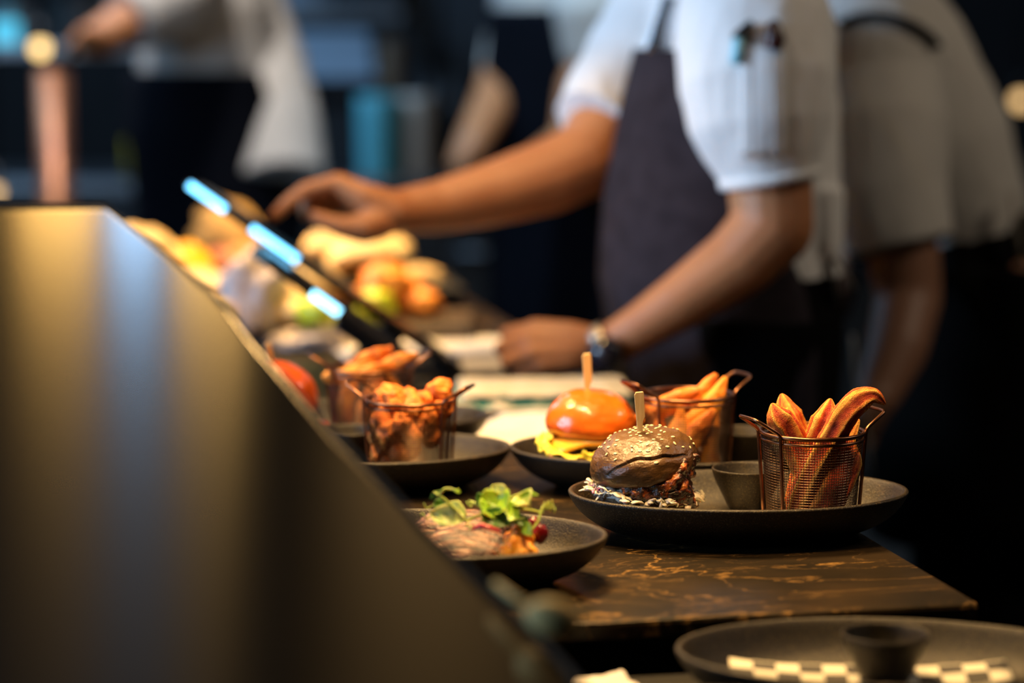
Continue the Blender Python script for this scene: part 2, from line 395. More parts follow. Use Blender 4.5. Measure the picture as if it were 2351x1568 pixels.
# ------------------------------------------------------------------ wire baskets
def basket_parts():
    H, rb, rt = .0815, .0395, .0455
    rad = lambda z: rb + (rt-rb)*(z/H)
    rim = MB()
    circ = lambda r, z, n=72: [(r*math.cos(2*PI*i/n), r*math.sin(2*PI*i/n), z) for i in range(n)]
    rim.tube(circ(rt+.0005, H), .0019, 8, True); rim.tube(circ(rt-.0001, H-.0056), .0013, 8, True)
    base = MB(); base.tube(circ(rb, .0016), .0015, 8, True)
    wire = MB(); nv = 116; nr = 33; w = .00029
    for i in range(nv):
        a = 2*PI*i/nv; c, s = math.cos(a), math.sin(a); pts = []
        for k in range(0, nr*2+1):
            z = .001 + (H-.002)*k/(nr*2); q = (1 if (i+k//1) % 2 else -1)*.0002*(1 if k % 2 else 0)
            r = rad(z) - .0006 + q; pts.append((r*c, r*s, z))
        wire.tube(pts, w, 4)
    for k in range(nr):
        z = .001 + (H-.002)*(k+.5)/nr; r = rad(z)-.0006; wire.tube(circ(r, z, nv), w, 4, True)
    for k in range(-14, 15):          # woven floor
        d = k*.0027; h = math.sqrt(max(rb**2-d**2, 0))
        wire.tube([(d,-h,.0014),(d,h,.0014)], w, 4); wire.tube([(-h,d,.0018),(h,d,.0018)], w, 4)
    def handle(a0):
        mb = MB(); sp = R(24); pts = []
        def side(sg):
            out = []
            for t in (0, .25, .5, .75, 1): z = .001 + (H-.001)*t; r = rad(z)+.0026; out.append((r, sg*sp, z))
            out += [(rt+.0032, sg*sp*.98, H+.002), (rt+.0055, sg*sp*.90, H+.0045)]
            return out
        L = [Vector((r*math.cos(a), r*math.sin(a), z)) for r, a, z in side(-1)]
        Rr = [Vector((r*math.cos(a), r*math.sin(a), z)) for r, a, z in side(1)]
        hw = Rr[-1].y
        tip = [(rt+.0185, -hw*.86, H+.0150), (rt+.0202, -hw*.72, H+.0163), (rt+.0206, -hw*.4, H+.0166), (rt+.0206, hw*.4, H+.0166), (rt+.0202, hw*.72, H+.0163), (rt+.0185, hw*.86, H+.0150)]
        allp = L + [Vector(t) for t in tip] + Rr[::-1]
        M = Matrix.Rotation(a0, 3, 'Z')
        mb.tube([M @ p for p in allp], .00165, 8); return mb
    return rim, base, wire, handle(PI), handle(0)
_r, _b, _w, _h1, _h2 = basket_parts()
def basket(label, x, y, z, rz, s=1.0):
    global BASKET0
    if BASKET0 is None:
        t = thing('fry_basket', label, 'basket', (x,y,z), rz, 'wire serving baskets')
        obj('rim', _r, WIRE, t); obj('base_ring', _b, WIRE, t); obj('wire_mesh', _w, MESHW, t, smooth=False); obj('handle', _h1, WIRE, t); obj('handle', _h2, WIRE, t)
        t.scale = (s,s,s); BASKET0 = t; return t
    return dup(BASKET0, (x,y,z), rz, label, scale=s)
BASKET0 = None
BZ = FL + .0024
yk = 2.130; B1 = basket('round wire basket of ridged potato wedges, on the dark burger plate', pxx(1863, yk, .95), yk, BZ, R(24))
yk = 2.350; B2 = basket('round wire basket of golden chips behind the dark burger', pxx(1575, yk, .95), yk, BZ, R(-152), 1.0)
yk = 2.348; B3 = basket('round wire basket filled with crumbed chicken pieces, in front of the chip basket', pxx(941, yk, .95), yk, BZ, R(-19), .95)
yk = 2.560; B4 = basket('round wire basket of chunky chips behind the crumbed chicken basket', pxx(849, yk, .95), yk, BZ, R(14), .97)
# ------------------------------------------------------------------ food: potato wedges (hero basket)
def set_attr(me, name, vals):
    a = me.attributes.new(name, 'FLOAT', 'POINT'); a.data.foreach_set('value', vals)
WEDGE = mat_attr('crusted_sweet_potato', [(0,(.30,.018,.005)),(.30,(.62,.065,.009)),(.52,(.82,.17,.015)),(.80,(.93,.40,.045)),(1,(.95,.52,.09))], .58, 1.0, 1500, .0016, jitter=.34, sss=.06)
def wedge(label, pts, wid, thk, seed, parent_loc=None, roll=0.0, group='ridged potato wedges in the basket'):
    pts = [Vector(p) for p in pts]
    # resample with Catmull-Rom
    P = []
    Q = [pts[0]*2-pts[1]] + pts + [pts[-1]*2-pts[-2]]
    for i in range(1, len(Q)-2):
        for k in range(26):
            t = k/26; a, b, c, d = Q[i-1], Q[i], Q[i+1], Q[i+2]
            P.append(.5*((2*b) + (c-a)*t + (2*a-5*b+4*c-d)*t*t + (3*b-a-3*c+d)*t**3))
    P.append(pts[-1]); N = len(P); n = 72; rows = []; vals = []
    view = Vector((0,1,-.2)).normalized()
    for i, p in enumerate(P):
        t = (P[min(i+1,N-1)]-P[max(i-1,0)]).normalized()
        side = t.cross(view).normalized(); dep = side.cross(t).normalized()
        M = Matrix.Rotation(roll, 3, t); side = M @ side; dep = M @ dep
        f = i/(N-1)
        tp = min(1, (1-f)*3.0+.03)**.7 * min(1, f*9+.25)**.5
        row = []
        for j in range(n):
            a = 2*PI*j/n; ca, sa = math.cos(a), math.sin(a)
            ca2 = math.copysign(abs(ca)**.75, ca); sa2 = math.copysign(abs(sa)**.75, sa)
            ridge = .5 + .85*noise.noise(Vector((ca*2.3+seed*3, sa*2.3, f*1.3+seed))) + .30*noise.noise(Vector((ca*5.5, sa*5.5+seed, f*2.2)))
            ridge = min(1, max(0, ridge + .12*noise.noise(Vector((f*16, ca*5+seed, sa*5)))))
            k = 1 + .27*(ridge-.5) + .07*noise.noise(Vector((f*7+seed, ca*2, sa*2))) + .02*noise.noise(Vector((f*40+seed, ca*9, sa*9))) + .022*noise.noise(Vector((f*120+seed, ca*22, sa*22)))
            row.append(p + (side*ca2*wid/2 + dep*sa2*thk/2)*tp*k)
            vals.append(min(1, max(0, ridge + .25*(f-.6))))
        rows.append(row)
    mb = MB().grid(rows, True, 0, True, True)
    o0 = pts[0]
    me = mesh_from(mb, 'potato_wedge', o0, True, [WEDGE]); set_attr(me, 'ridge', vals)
    o = bpy.data.objects.new('potato_wedge', me); COL.objects.link(o); o.location = o0
    return tag(o, label, 'potato wedge', group)
yk = 2.130; bx = pxx(1863, yk, .95)
def inb(dx, dy, z): return Vector((bx+dx, yk+dy, BZ+z))
wedge('tall ridged wedge with a pointed tip standing in the back left of the basket', [inb(.012,.018,.012), inb(.000,.020,.05), pt(1822,985,2.153), pt(1806,940,2.153), pt(1794,904,2.158)], .024, .020, 1.0)
wedge('shorter ridged wedge leaning on the left rim of the basket, before the tall pointed one', [inb(.006,-.012,.008), inb(-.004,-.010,.045), pt(1812,990,2.113), pt(1786,955,2.108), pt(1772,926,2.108)], .024, .018, 2.2)
wedge('blunt ridged wedge standing upright near the middle of the basket', [inb(-.014,-.010,.006), inb(-.006,-.008,.045), pt(1884,995,2.114), pt(1897,955,2.114), pt(1907,915,2.118)], .024, .019, 3.1)
wedge('long wedge curving out over the right rim of the basket', [inb(-.020,-.022,.006), inb(-.004,-.022,.045), pt(1912,1000,2.102), pt(1939,953,2.098), pt(1970,920,2.098), pt(2004,908,2.098), pt(2033,928,2.100)], .0225, .019, 4.4)
wedge('short wedge against the right wall of the basket, behind the long curved one', [inb(.006,-.008,.004), inb(.016,-.004,.04), inb(.026,.002,.070), pt(1972,962,2.133)], .026, .019, 5.7)
wedge('wedge low inside the basket, seen through the front mesh at right', [inb(.002,-.026,.004), inb(.014,-.025,.030), inb(.026,-.019,.060), inb(.033,-.012,.077)], .030, .018, 6.3)

# ------------------------------------------------------------------ chips and crumbed chicken
CHIP = mat('golden_chip', (.66,.19,.014), .5, col2=(.88,.38,.045), nscale=60, lo=.35, hi=.65, bump=.8, bscale=300, bdist=.002, sss=.05)
CHIPD = mat('amber_chip', (.55,.12,.010), .5, col2=(.78,.27,.03), nscale=60, lo=.35, hi=.65, bump=.8, bscale=300, bdist=.002, sss=.05)
CRUMB = mat('orange_crumb_crust', (.50,.095,.007), .6, col2=(.78,.24,.025), nscale=110, lo=.35, hi=.65, bump=.9, bscale=300, bdist=.002)
def chip_me(seed, L=.06, w=.017):
    r = random.Random(seed); mb = MB(); rows = []; n = 32; N = 34
    bend = r.uniform(-.006,.006)
    for i in range(N+1):
        f = i/N; tp = (min(1, f*5+.25)*min(1, (1-f)*2.6+.12))**.7; row = []
        for j in range(n):
            a = 2*PI*j/n; ca, sa = math.cos(a), math.sin(a)
            ca = math.copysign(abs(ca)**.6, ca); sa = math.copysign(abs(sa)**.6, sa)
            k = 1+.22*noise.noise(Vector((f*4+seed, ca*1.2, sa*1.2)))+.08*noise.noise(Vector((f*16+seed, ca*4, sa*4)))
            row.append(Vector((ca*w/2*k*tp + bend*math.sin(f*PI), sa*w*.42*k*tp, (f-.5)*L)))
        rows.append(row)
    return mesh_from(mb.grid(rows, True, 0, True, True), 'chunky_chip')
def nugget_me(seed):
    mb = MB(); mb.ell((0,0,0), (.0135,.011,.0105), 40, 26, disp=lambda q: .28*noise.noise(q*1.6+Vector((seed,0,0))) + .14*noise.noise(q*5+Vector((0,seed,0))) + .06*noise.noise(q*13+Vector((0,0,seed))))
    return mesh_from(mb, 'chicken_piece')
CHIPS = []
for k in range(4):
    me = chip_me(k+1); me.materials.append(CHIP if k % 2 else CHIPD); CHIPS.append(me)
NUGS = []
for k in range(4):
    me = nugget_me(k*3.7+1); me.materials.append(CRUMB); NUGS.append(me)
def put(name, me, loc, rot, label, cat, group, s=1):
    o = bpy.data.objects.new(name, me); COL.objects.link(o); o.location = loc; o.rotation_euler = rot; o.scale = (s,s,s) if not isinstance(s, tuple) else s
    return tag(o, label, cat, group)
# basket 2: chips.  (dx, dy, z centre, tilt x, tilt y, spin)
c2 = B2.location
for i, (dx, dy, z, ry, rx, rz, s) in enumerate(((-.014,-.006,.070,58,10,10,1.1),(.010,-.004,.068,48,-6,5,1.25),(.016,.010,.074,28,8,30,1.0),(.030,-.002,.072,20,-4,20,.95),(-.022,.012,.062,70,0,-20,1),
        (-.014,-.022,.042,12,6,0,1.1),(.008,-.024,.040,30,4,0,1.2),(.024,-.012,.040,8,-4,60,1.1),(-.024,-.004,.036,-10,0,40,1.1),(.0,.014,.034,40,0,80,1.1),(-.004,-.018,.018,85,0,20,1.0))):
    put('chunky_chip', CHIPS[i % 4], c2+Vector((dx,dy,z)), (R(rx), R(ry), R(rz)), 'golden chip in the wire basket behind the dark burger', 'chip', 'golden chips in the basket behind the dark burger', s)
c4 = B4.location
for i, (dx, dy, z, ry, rx, rz, s) in enumerate(((-.022,-.010,.078,74,0,12,.95),(.002,.008,.088,66,18,30,.8),(.028,-.002,.082,62,0,-10,.9),(.008,-.022,.076,80,0,40,.85),(-.008,.018,.084,66,0,-40,.9),(.016,.014,.080,40,0,70,.8),
        (-.020,-.014,.046,10,0,0,1.1),(.004,-.024,.042,20,0,30,1.1),(.024,-.010,.044,-12,0,60,1.1),(-.004,.0,.03,40,0,80,1.0))):
    put('chunky_chip', CHIPS[(i+1) % 4], c4+Vector((dx,dy,z)), (R(rx), R(ry), R(rz)), 'chunky orange chip in the wire basket at the back left', 'chip', 'chunky chips in the back left basket', s)
c3 = B3.location
r3 = random.Random(4)
nug = [(-.026,-.006,.083),(-.016,-.012,.080),(-.020,.010,.084),(.002,.006,.078),(.014,-.008,.079),(.029,.000,.088),(.025,.016,.080),(.004,-.022,.075),(-.004,.020,.078),(.033,-.010,.075)]
for k, z in enumerate((.064, .047, .030, .014)):
    for j in range(7):
        a = 2*PI*j/7 + k*.4 - 2.6; rr = .0272 - k*.001
        nug.append((rr*math.cos(a)-.003, rr*math.sin(a)-.002, z+r3.uniform(-.004,.004)))
    nug.append((0,0,z))
for i, (dx, dy, z) in enumerate(nug):
    if z < .042 and dx > .010: continue
    if z < .02 and (dx > -.004 or dy > .01): continue
    put('chicken_piece', NUGS[i % 4], c3+Vector((dx,dy,z*.95)), (r3.uniform(0,6), r3.uniform(0,6), r3.uniform(0,6)), 'crisp crumbed chicken piece heaped in the middle left basket', 'chicken piece', 'crumbed chicken pieces in the basket', r3.uniform(.9,1.12) if i != 5 else 1.25)

# ------------------------------------------------------------------ burgers
def dome(Rr, Hh, nu, nv, crease=None, dispf=None, under=.012, squash=1.0):
    rows = []; pro = []
    for i in range(nv+1):
        t = i/nv
        if t < .72:
            a = max(t/.72*PI/2, .015); r = math.sin(a)**.92; z = math.cos(a)**1.05 if a < PI/2-1e-6 else 0
            pro.append((r*Rr, z*Hh, t))
        elif t < .9:
            a = (t-.72)/.18*PI/2; pro.append((Rr*(1-.12*(1-math.cos(a))), -under*math.sin(a), t))
        else:
            q = (t-.9)/.1; pro.append((Rr*.88*(1-q)+.0006, -under-.001*q, t))
    for r, z, t in pro:
        row = []
        for j in range(nu):
            ph = 2*PI*j/nu; p = Vector((r*math.cos(ph), r*math.sin(ph)*squash, z))
            q = Vector((math.cos(ph)*r/Rr, math.sin(ph)*r/Rr, z/Hh))
            d = dispf(ph, t, q) if dispf else 0
            nn = Vector((p.x/Rr**2, p.y/Rr**2, max(p.z, -.004)/Hh**2)); nn = nn.normalized() if nn.length > 0 else Vector((0,0,1))
            row.append(p + nn*d)
        rows.append(row)
    return MB().grid(rows, True, 0, True, True)
DARKBUN = mat('black_brioche', (.046,.020,.0055), .34, col2=(.13,.060,.015), nscale=26, lo=.32, hi=.75, bump=.5, bscale=520, bdist=.0008, spec=.5, coat=.15, rough2=.5, coatr=.25)
CRUMBB = mat('dark_bun_crumb', (.16,.10,.055), .9, col2=(.30,.20,.11), nscale=260, bump=.8, bscale=600, bdist=.0012)
ORBUN = mat('glazed_orange_bun', (.60,.095,.005), .28, col2=(.72,.16,.009), nscale=14, lo=.35, hi=.7, bump=.2, bscale=90, bdist=.0015, coat=.8, coatr=.12)
REDBUN = mat('glazed_red_bun', (.52,.07,.010), .32, col2=(.62,.11,.014), nscale=14, bump=.2, bscale=90, bdist=.0015, coat=.4)
SEED = mat('sesame', (.80,.66,.38), .5, sss=.1)
MEAT = mat_attr('charred_meat', [(0,(.005,.003,.002)),(.46,(.020,.007,.003)),(.64,(.14,.026,.006)),(.82,(.40,.10,.016)),(1,(.52,.20,.05))], .3, .8, 700, .001, jitter=.35)
SLAWC = mat('slaw_cream', (.80,.70,.55), .35, col2=(.72,.66,.58), nscale=60, sss=.15)
SLAWB = mat('slaw_pale', (.66,.64,.62), .3, col2=(.72,.68,.58), nscale=60, sss=.15)
SLAWP = mat('slaw_purple', (.30,.06,.22), .35, col2=(.55,.22,.42), nscale=80)

yq = 2.143
burger = thing('burger', 'dark brioche burger with sesame seeds, charred filling and coleslaw on the front plate', 'burger', (pxx(1478, yq, .95), yq, FL+.002))
K = 1/ (FPX/ (yq*math.cos(PITCH)+.4*math.sin(PITCH)))     # metres per pixel here
# crown
tilt = Euler((R(7), R(-11), 0)).to_matrix()
def crease_t(ph):            # ph measured from the camera-facing side (-90 deg)
    a = (ph + PI/2 + PI) % (2*PI) - PI
    a -= R(5)
    return .445 + .21*(a/R(55))**2 + .020*math.sin(a*5.0+.6) + .010*math.sin(a*12+1), a
def bun_disp(ph, t, q):
    ct, a = crease_t(ph)
    fade = max(0, 1-(abs(a)/R(56))**3)
    u = t-ct
    d = .0022*noise.noise(q*1.7+Vector((3,1,2))) + .0007*noise.noise(q*6) + .00022*noise.noise(q*22)
    wv = .024 + .010*noise.noise(Vector((a*3,0,5)))
    if u < 0: d += fade*(.0013*math.exp(-(u/.05)**2))
    else: d += fade*(-.0021*math.exp(-(u/wv)**2) + .0010*math.exp(-((u-.10)/.07)**2))
    return d
crown_mb = dome(.0485, .0300, 220, 170, dispf=bun_disp, under=.010)
cz = .0520
crown_mb.v = [tilt @ v + Vector((-.0005, 0, cz)) for v in crown_mb.v]
crown = obj('bun_crown', crown_mb, DARKBUN, burger)
# sesame seeds laid on the crown
from mathutils.bvhtree import BVHTree
bv = BVHTree.FromPolygons([v[:] for v in crown_mb.v], crown_mb.f)
seed_me = mesh_from(MB().ell((0,0,0), (.0019,.00115,.0006), 12, 8), 'sesame_seed', None, True, [SEED])
rs = random.Random(21); placed = []
def seed_at(dirv):
    c = Vector((0,0,cz+.004)); h = bv.ray_cast(c + dirv*.12, -dirv)
    if h[0] is None: return
    for q in placed:
        if (q-h[0]).length < .0042: return
    placed.append(h[0])
    n = h[1] if h[1].dot(dirv) > 0 else -h[1]
    o = bpy.data.objects.new('sesame_seed', seed_me); COL.objects.link(o); o.parent = crown
    o.location = h[0] + n*.0004
    o.rotation_euler = (n.to_track_quat('Z','Y') @ Euler((0,0,rs.uniform(0,6.3))).to_quaternion()).to_euler()
    k = rs.uniform(.8,1.15); o.scale = (k,k,k)
for k in range(400):
    if len(placed) > 78: break
    el = R(rs.choice([rs.uniform(40,85), rs.uniform(15,88), rs.uniform(2,40)])); az = rs.uniform(0, 2*PI)
    if el < R(12) and rs.random() < .4: continue
    seed_at(Vector((math.cos(el)*math.cos(az), math.cos(el)*math.sin(az), math.sin(el))))
# heel
def heel_disp(q): return .05*noise.noise(q*3) + .02*noise.noise(q*9)
mb = MB(); mb.ell((.0008,-.001,.0175), (.0485,.043,.0150), 64, 24, rot=Euler((R(4),R(5),0)).to_matrix(), disp=heel_disp)
mb.v = [Vector((v.x, v.y, max(v.z, .0006))) for v in mb.v]
mb.v = [Vector((v.x, v.y, min(v.z, .0245 + .02*v.y - .07*v.x))) for v in mb.v]
nf = len(mb.f)
for i, f in enumerate(mb.f):
    c = sum((mb.v[k] for k in f), Vector())/len(f); r = math.hypot(c.x/.0515, c.y/.047)
    if c.z > .0205 + .02*c.y - .07*c.x and r < .97: mb.m[i] = 1
heel = obj('bun_heel', mb, [DARKBUN, CRUMBB], burger)
# charred chicken: lumpy fused mass with strands
mb = MB(); rm = random.Random(5)
for k in range(44):
    a = rm.uniform(0, 2*PI); r = math.sqrt(rm.random()); x = .009 + .029*r*math.cos(a); y = -.004 + .036*r*math.sin(a)
    z = rm.uniform(.027, .043) + .30*max(-.01, x)
    d = Vector((rm.uniform(-1,1), rm.uniform(-1,1), rm.uniform(-.7,.5))).normalized()
    rr = rm.uniform(.0055,.0095); mb.cap(Vector((x,y,z))-d*.009, rr, Vector((x,y,z))+d*.009, rr*.7, 10)
for x, y, z, dx, dz, r in ((.004,-.040,.027,.012,.004,.0065),(.020,-.041,.031,.008,.007,.0065),(.032,-.035,.030,-.004,.010,.007),(.026,-.038,.020,.008,-.003,.006),(.012,-.038,.034,.012,.006,.007),(.030,-.032,.038,.004,.010,.0065),(.020,-.040,.024,.008,-.003,.007),(.036,-.026,.028,-.002,.008,.006),(-.006,-.036,.030,.010,.003,.006),(.042,-.02,.046,.003,.006,.0045),(.034,-.033,.018,.006,-.004,.006),(.0,-.038,.021,.008,.0,.005),(.022,-.036,.042,.010,.004,.006)):
    mb.cap((x-dx,y,z-dz+.0065), r, (x+dx,y+.002,z+dz+.0065), r*.8, 10)
me = remesh(mb, .0011, 2, .5, disp=lambda p, n: .0024*noise.noise(p*140) + .0014*noise.noise(Vector((p.x*160, p.y*300, p.z*420))) + .0005*noise.noise(p*900), name='charred_chicken')
vals = []
for v in me.vertices:
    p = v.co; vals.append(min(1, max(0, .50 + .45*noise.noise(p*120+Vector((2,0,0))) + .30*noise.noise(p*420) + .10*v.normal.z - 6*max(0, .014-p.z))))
set_attr(me, 'ridge', vals)
obj('charred_chicken', me, MEAT, burger)
# coleslaw: many shreds nobody could count
mb = MB(); rc = random.Random(9)
for k in range(140):
    a = rc.uniform(PI*.90, PI*2.14); r = rc.uniform(.034, .0505)
    c = Vector((r*math.cos(a)*1.02, r*math.sin(a)*.98, rc.uniform(.0190,.0265) + (.008 if math.cos(a) < -.4 else 0)))
    d = Vector((rc.uniform(-1,1), rc.uniform(-1,1), rc.uniform(-.35,.35))).normalized(); L = rc.uniform(.008,.02)
    up = Vector((0,0,1)); sd = d.cross(up).normalized(); cv = rc.uniform(-.4,.4)
    pts = [c + d*L*(t-.5) + sd*cv*L*(t-.5)**2*2 + up*(rc.uniform(-.0008,.0008) - .01*(t-.5)**2*rc.uniform(0,1)) for t in (0,.2,.4,.6,.8,1)]
    mi = 0 if rc.random() < (.55 if math.cos(a) < -.25 else .92) else (1 if rc.random() < .72 else 2)
    w = rc.uniform(.0014,.0027)*(1.35 if mi == 0 else .8)
    mb.tube(pts, [w*.6, w, w, w, w, w*.5], 7, flat=.4, mi=mi)
sl = tag(obj('coleslaw', mb, [SLAWC, SLAWB, SLAWP], burger), kind='stuff')
# creamy base of the slaw
mb = MB(); mb.ell((0,-.002,.0255), (.044,.039,.0065), 60, 14, disp=lambda q: .12*noise.noise(q*4)+.06*noise.noise(q*11))
obj('slaw_dressing', mb, SLAWC, burger)

def skewer(label, base, top, rz, w=.0085, L=None, lean=0):
    # flat bamboo paddle pick: paddle above, notch, thin stem below
    base = Vector(base); top = Vector(top); d = (top-base); L = d.length
    t = thing('bamboo_pick', label, 'bamboo pick', base, 0, 'bamboo paddle picks')
    z = d.normalized(); x = Vector((math.cos(rz), math.sin(rz), 0)); x = (x - z*x.dot(z)).normalized(); y = z.cross(x)
    out = [(-.0024,-.02),(.0022,-.02),(.0022,L*.22),(.0028,L*.30),(.0046,L*.40),(.0046,L-.001),(.0038,L),(-.0024,L),(-.0040,L-.0026),(-.0032,L*.3)]
    th = .0011; vs = [x*a + z*b - y*th for a, b in out] + [x*a + z*b + y*th for a, b in out]; n = len(out)
    fs = [tuple(range(n)), tuple(reversed(range(n, 2*n)))] + [(i, (i+1) % n, (i+1) % n + n, i+n) for i in range(n)]
    mb = MB().add(vs, fs); mb.v = [v + base*0 for v in mb.v]
    obj('pick_blade', mb, BAMBOO, t, smooth=False, bevel=.0003)
    return t
skewer('bamboo paddle pick stuck in the dark seeded bun', pt(1471, 994, 2.136), pt(1466, 900, 2.132), R(6))
# orange brioche burger
yq2 = 2.352
ob = thing('burger', 'burger in a shiny orange bun with cheese and lettuce, behind the dark burger', 'burger', (pxx(1357, yq2, .95), yq2, FL+.002))
mb = dome(.0450, .0335, 96, 60, dispf=lambda ph, t, q: .0016*noise.noise(q*1.8+Vector((5,0,0))) + .0005*noise.noise(q*6), under=.008)
mb.v = [Euler((R(3),R(2),0)).to_matrix() @ v + Vector((0,0,.0535)) for v in mb.v]; obj('bun_crown', mb, ORBUN, ob)
mb = MB(); mb.ell((0,0,.0145), (.0440,.042,.0135), 60, 16, disp=lambda q: .03*noise.noise(q*3)); mb.v = [Vector((v.x,v.y,max(v.z,.0004))) for v in mb.v]; obj('bun_heel', mb, mat('orange_bun_heel', (.70,.17,.03), .5, col2=(.80,.30,.06), nscale=30), ob)
mb = MB(); mb.ell((0,0,.0370), (.0445,.0425,.0070), 64, 18, disp=lambda q: .07*noise.noise(q*5)+.05*noise.noise(q*14)); obj('patty', mb, mat('grilled_patty', (.055,.022,.010), .5, col2=(.12,.05,.018), nscale=120, bump=.8, bscale=300, bdist=.002), ob)
CHEESE = mat('melted_cheese', (.85,.40,.025), .35, col2=(.78,.30,.02), nscale=20, sss=.2)
mb = MB(); n = 20; rows = []
for i in range(n+1):
    row = []
    for j in range(n+1):
        a, b = (i/n-.5)*.086, (j/n-.5)*.086; r = math.hypot(a, b); z = .0450 - max(0, r-.036)*.95 + .0006*noise.noise(Vector((a*90,b*90,0)))
        k = min(1, .0475/max(r, 1e-6)); row.append(Vector((a*k, b*k, z)))
    rows.append(row)
mb.grid(rows); obj('cheese_slice', mb, CHEESE, ob, solid=.0022)
mb = MB(); mb.ell((0,0,.0475), (.0435,.042,.0030), 60, 12, disp=lambda q: .06*noise.noise(q*7)); obj('dark_relish', mb, mat('dark_relish', (.035,.014,.008), .4, col2=(.10,.03,.01), nscale=90), ob)
LETT = mat('yellow_lettuce', (.50,.46,.03), .45, col2=(.66,.56,.06), nscale=40, sss=.2)
def leaf_strip(pts, w, seed, ruffle=.002):
    rows = []; pts = [Vector(p) for p in pts]; n = 24; m = 8
    for i in range(n+1):
        f = i/n*(len(pts)-1); k = min(int(f), len(pts)-2); p = pts[k].lerp(pts[k+1], f-k); t = (pts[k+1]-pts[k]).normalized(); s = t.cross(Vector((0,0,1))).normalized()
        ww = w*(.4+.6*math.sin(PI*min(.98, max(.02, i/n)))); row = []
        for j in range(m+1):
            q = j/m-.5; row.append(p + s*ww*q + Vector((0,0,ruffle*math.sin(i*1.1+seed)*(q*2)**2*1.5 + .002*noise.noise(Vector((i*.4, q*5, seed))))))
        rows.append(row)
    return MB().grid(rows)
mb = MB()
for q in (leaf_strip([(-.047,-.020,0.0425),(-.046,-.030,0.0345),(-.030,-.042,0.0290),(-.008,-.047,0.0265),(.014,-.046,0.0245)], .016, 1), leaf_strip([(-.040,-.012,0.0465),(-.047,-.022,0.0395),(-.044,-.030,0.0305)], .018, 3),
          leaf_strip([(-.049,-.022,0.0385),(-.046,-.034,0.0325),(-.034,-.042,0.0295)], .012, 5), leaf_strip([(-.01,-.044,0.0305),(.016,-.046,0.0295),(.036,-.036,0.0305)], .013, 7)):
    mb.add(q.v, q.f)
obj('lettuce', mb, LETT, ob, solid=.0012)
skewer('bamboo paddle pick stuck in the shiny orange bun', pt(1350, 914, 2.352), pt(1346, 812, 2.349), R(12))
# red bun burger half hidden behind the steel guard
yq4 = 2.567
rb_ = thing('burger', 'burger in a red glazed bun, half hidden behind the steel guard', 'burger', (pxx(640, yq4, .96), yq4, FL+.001))
mb = dome(.0430, .040, 80, 50, dispf=lambda ph, t, q: .0018*noise.noise(q*1.6+Vector((9,0,0))), under=.008); mb.v = [Euler((0,R(14),0)).to_matrix() @ v + Vector((0,0,.046)) for v in mb.v]; obj('bun_crown', mb, REDBUN, rb_)
mb = MB(); mb.ell((0,0,.008), (.043,.042,.009), 48, 14); mb.v = [Vector((v.x,v.y,max(v.z,.0004))) for v in mb.v]; obj('bun_heel', mb, REDBUN, rb_)
mb = MB(); mb.ell((0,0,.026), (.044,.043,.011), 48, 14, disp=lambda q: .08*noise.noise(q*5)); obj('patty', mb, MATS['grilled_patty'], rb_)
mb = MB(); mb.ell((.012,-.006,.018), (.042,.040,.004), 40, 10, disp=lambda q: .05*noise.noise(q*4)); obj('tomato_slice', mb, mat('tomato', (.60,.05,.02), .3), rb_)
skewer('bamboo paddle pick stuck in the red glazed bun', pt(624, 862, 2.567), pt(613, 788, 2.562), R(40))
# ------------------------------------------------------------------ steak plate
STK = mat_attr('seared_steak', [(0,(.010,.004,.003)),(.38,(.035,.012,.009)),(.58,(.11,.040,.026)),(.84,(.26,.12,.075)),(1,(.5,.30,.2))], .42, 1.0, 420, .0015, jitter=.35)
def steak(label, c, s, rz, tilt, seed):
    mb = MB(); M = Matrix.Rotation(rz, 3, 'Z') @ Euler((tilt, 0, 0)).to_matrix()
    mb.ell((0,0,0), s, 140, 80, disp=lambda q: .10*noise.noise(q*1.7+Vector((seed,0,0))) + .04*noise.noise(Vector((q.x*4, q.y*14, q.z*4+seed))) + .03*noise.noise(Vector((q.x*9, q.y*30, seed))))
    mb.v = [Vector((math.copysign(abs(v.x/s[0])**.7, v.x)*s[0], math.copysign(abs(v.y/s[1])**.7, v.y)*s[1], math.copysign(abs(v.z/s[2])**.6, v.z)*s[2])) for v in mb.v]
    vals = [min(1, max(0, .40 + .75*noise.noise(Vector((v.x*70, v.y*300, seed))) + .4*noise.noise(Vector((v.x*30, v.y*30, seed+4))) + .15*v.z/s[2])) for v in mb.v]
    mb.v = [M @ v for v in mb.v]
    me = mesh_from(mb, 'steak_slice', None, True, [STK]); set_attr(me, 'ridge', vals)
    o = bpy.data.objects.new('steak_slice', me); COL.objects.link(o); o.location = c; return tag(o, label, 'steak', 'steak slices')
yS = 1.944
steak('seared steak slice in front, under the pea shoots', (pxx(1072, yS, .93), yS-.022, FL+.019), (.034,.030,.015), R(-12), R(14), 1.3)
steak('seared steak slice lying behind, mostly under the leaves', (pxx(1060, yS, .93), yS+.020, FL+.024), (.040,.026,.018), R(-8), R(10), 4.1)
steak('steak slice nearest the steel guard, partly hidden by its edge', (pxx(1020, yS, .93), yS-.010, FL+.017), (.040,.030,.013), R(10), R(16), 7.7)
mb = MB(); mb.tube([pt(1085,1214,1.884), pt(1105,1207,1.879), pt(1125,1212,1.877), pt(1148,1221,1.876)], [.0016,.0022,.002,.0014], 8)
o = obj('pickled_onion_strand', mesh_from(mb, 'pickled_onion_strand', pt(1110,1212,1.879)), mat('pickled_onion', (.55,.05,.07), .3, sss=.2)); o.location = pt(1110,1212,1.879); tag(o, 'bright pink pickled onion strand lying on the steak', 'onion')
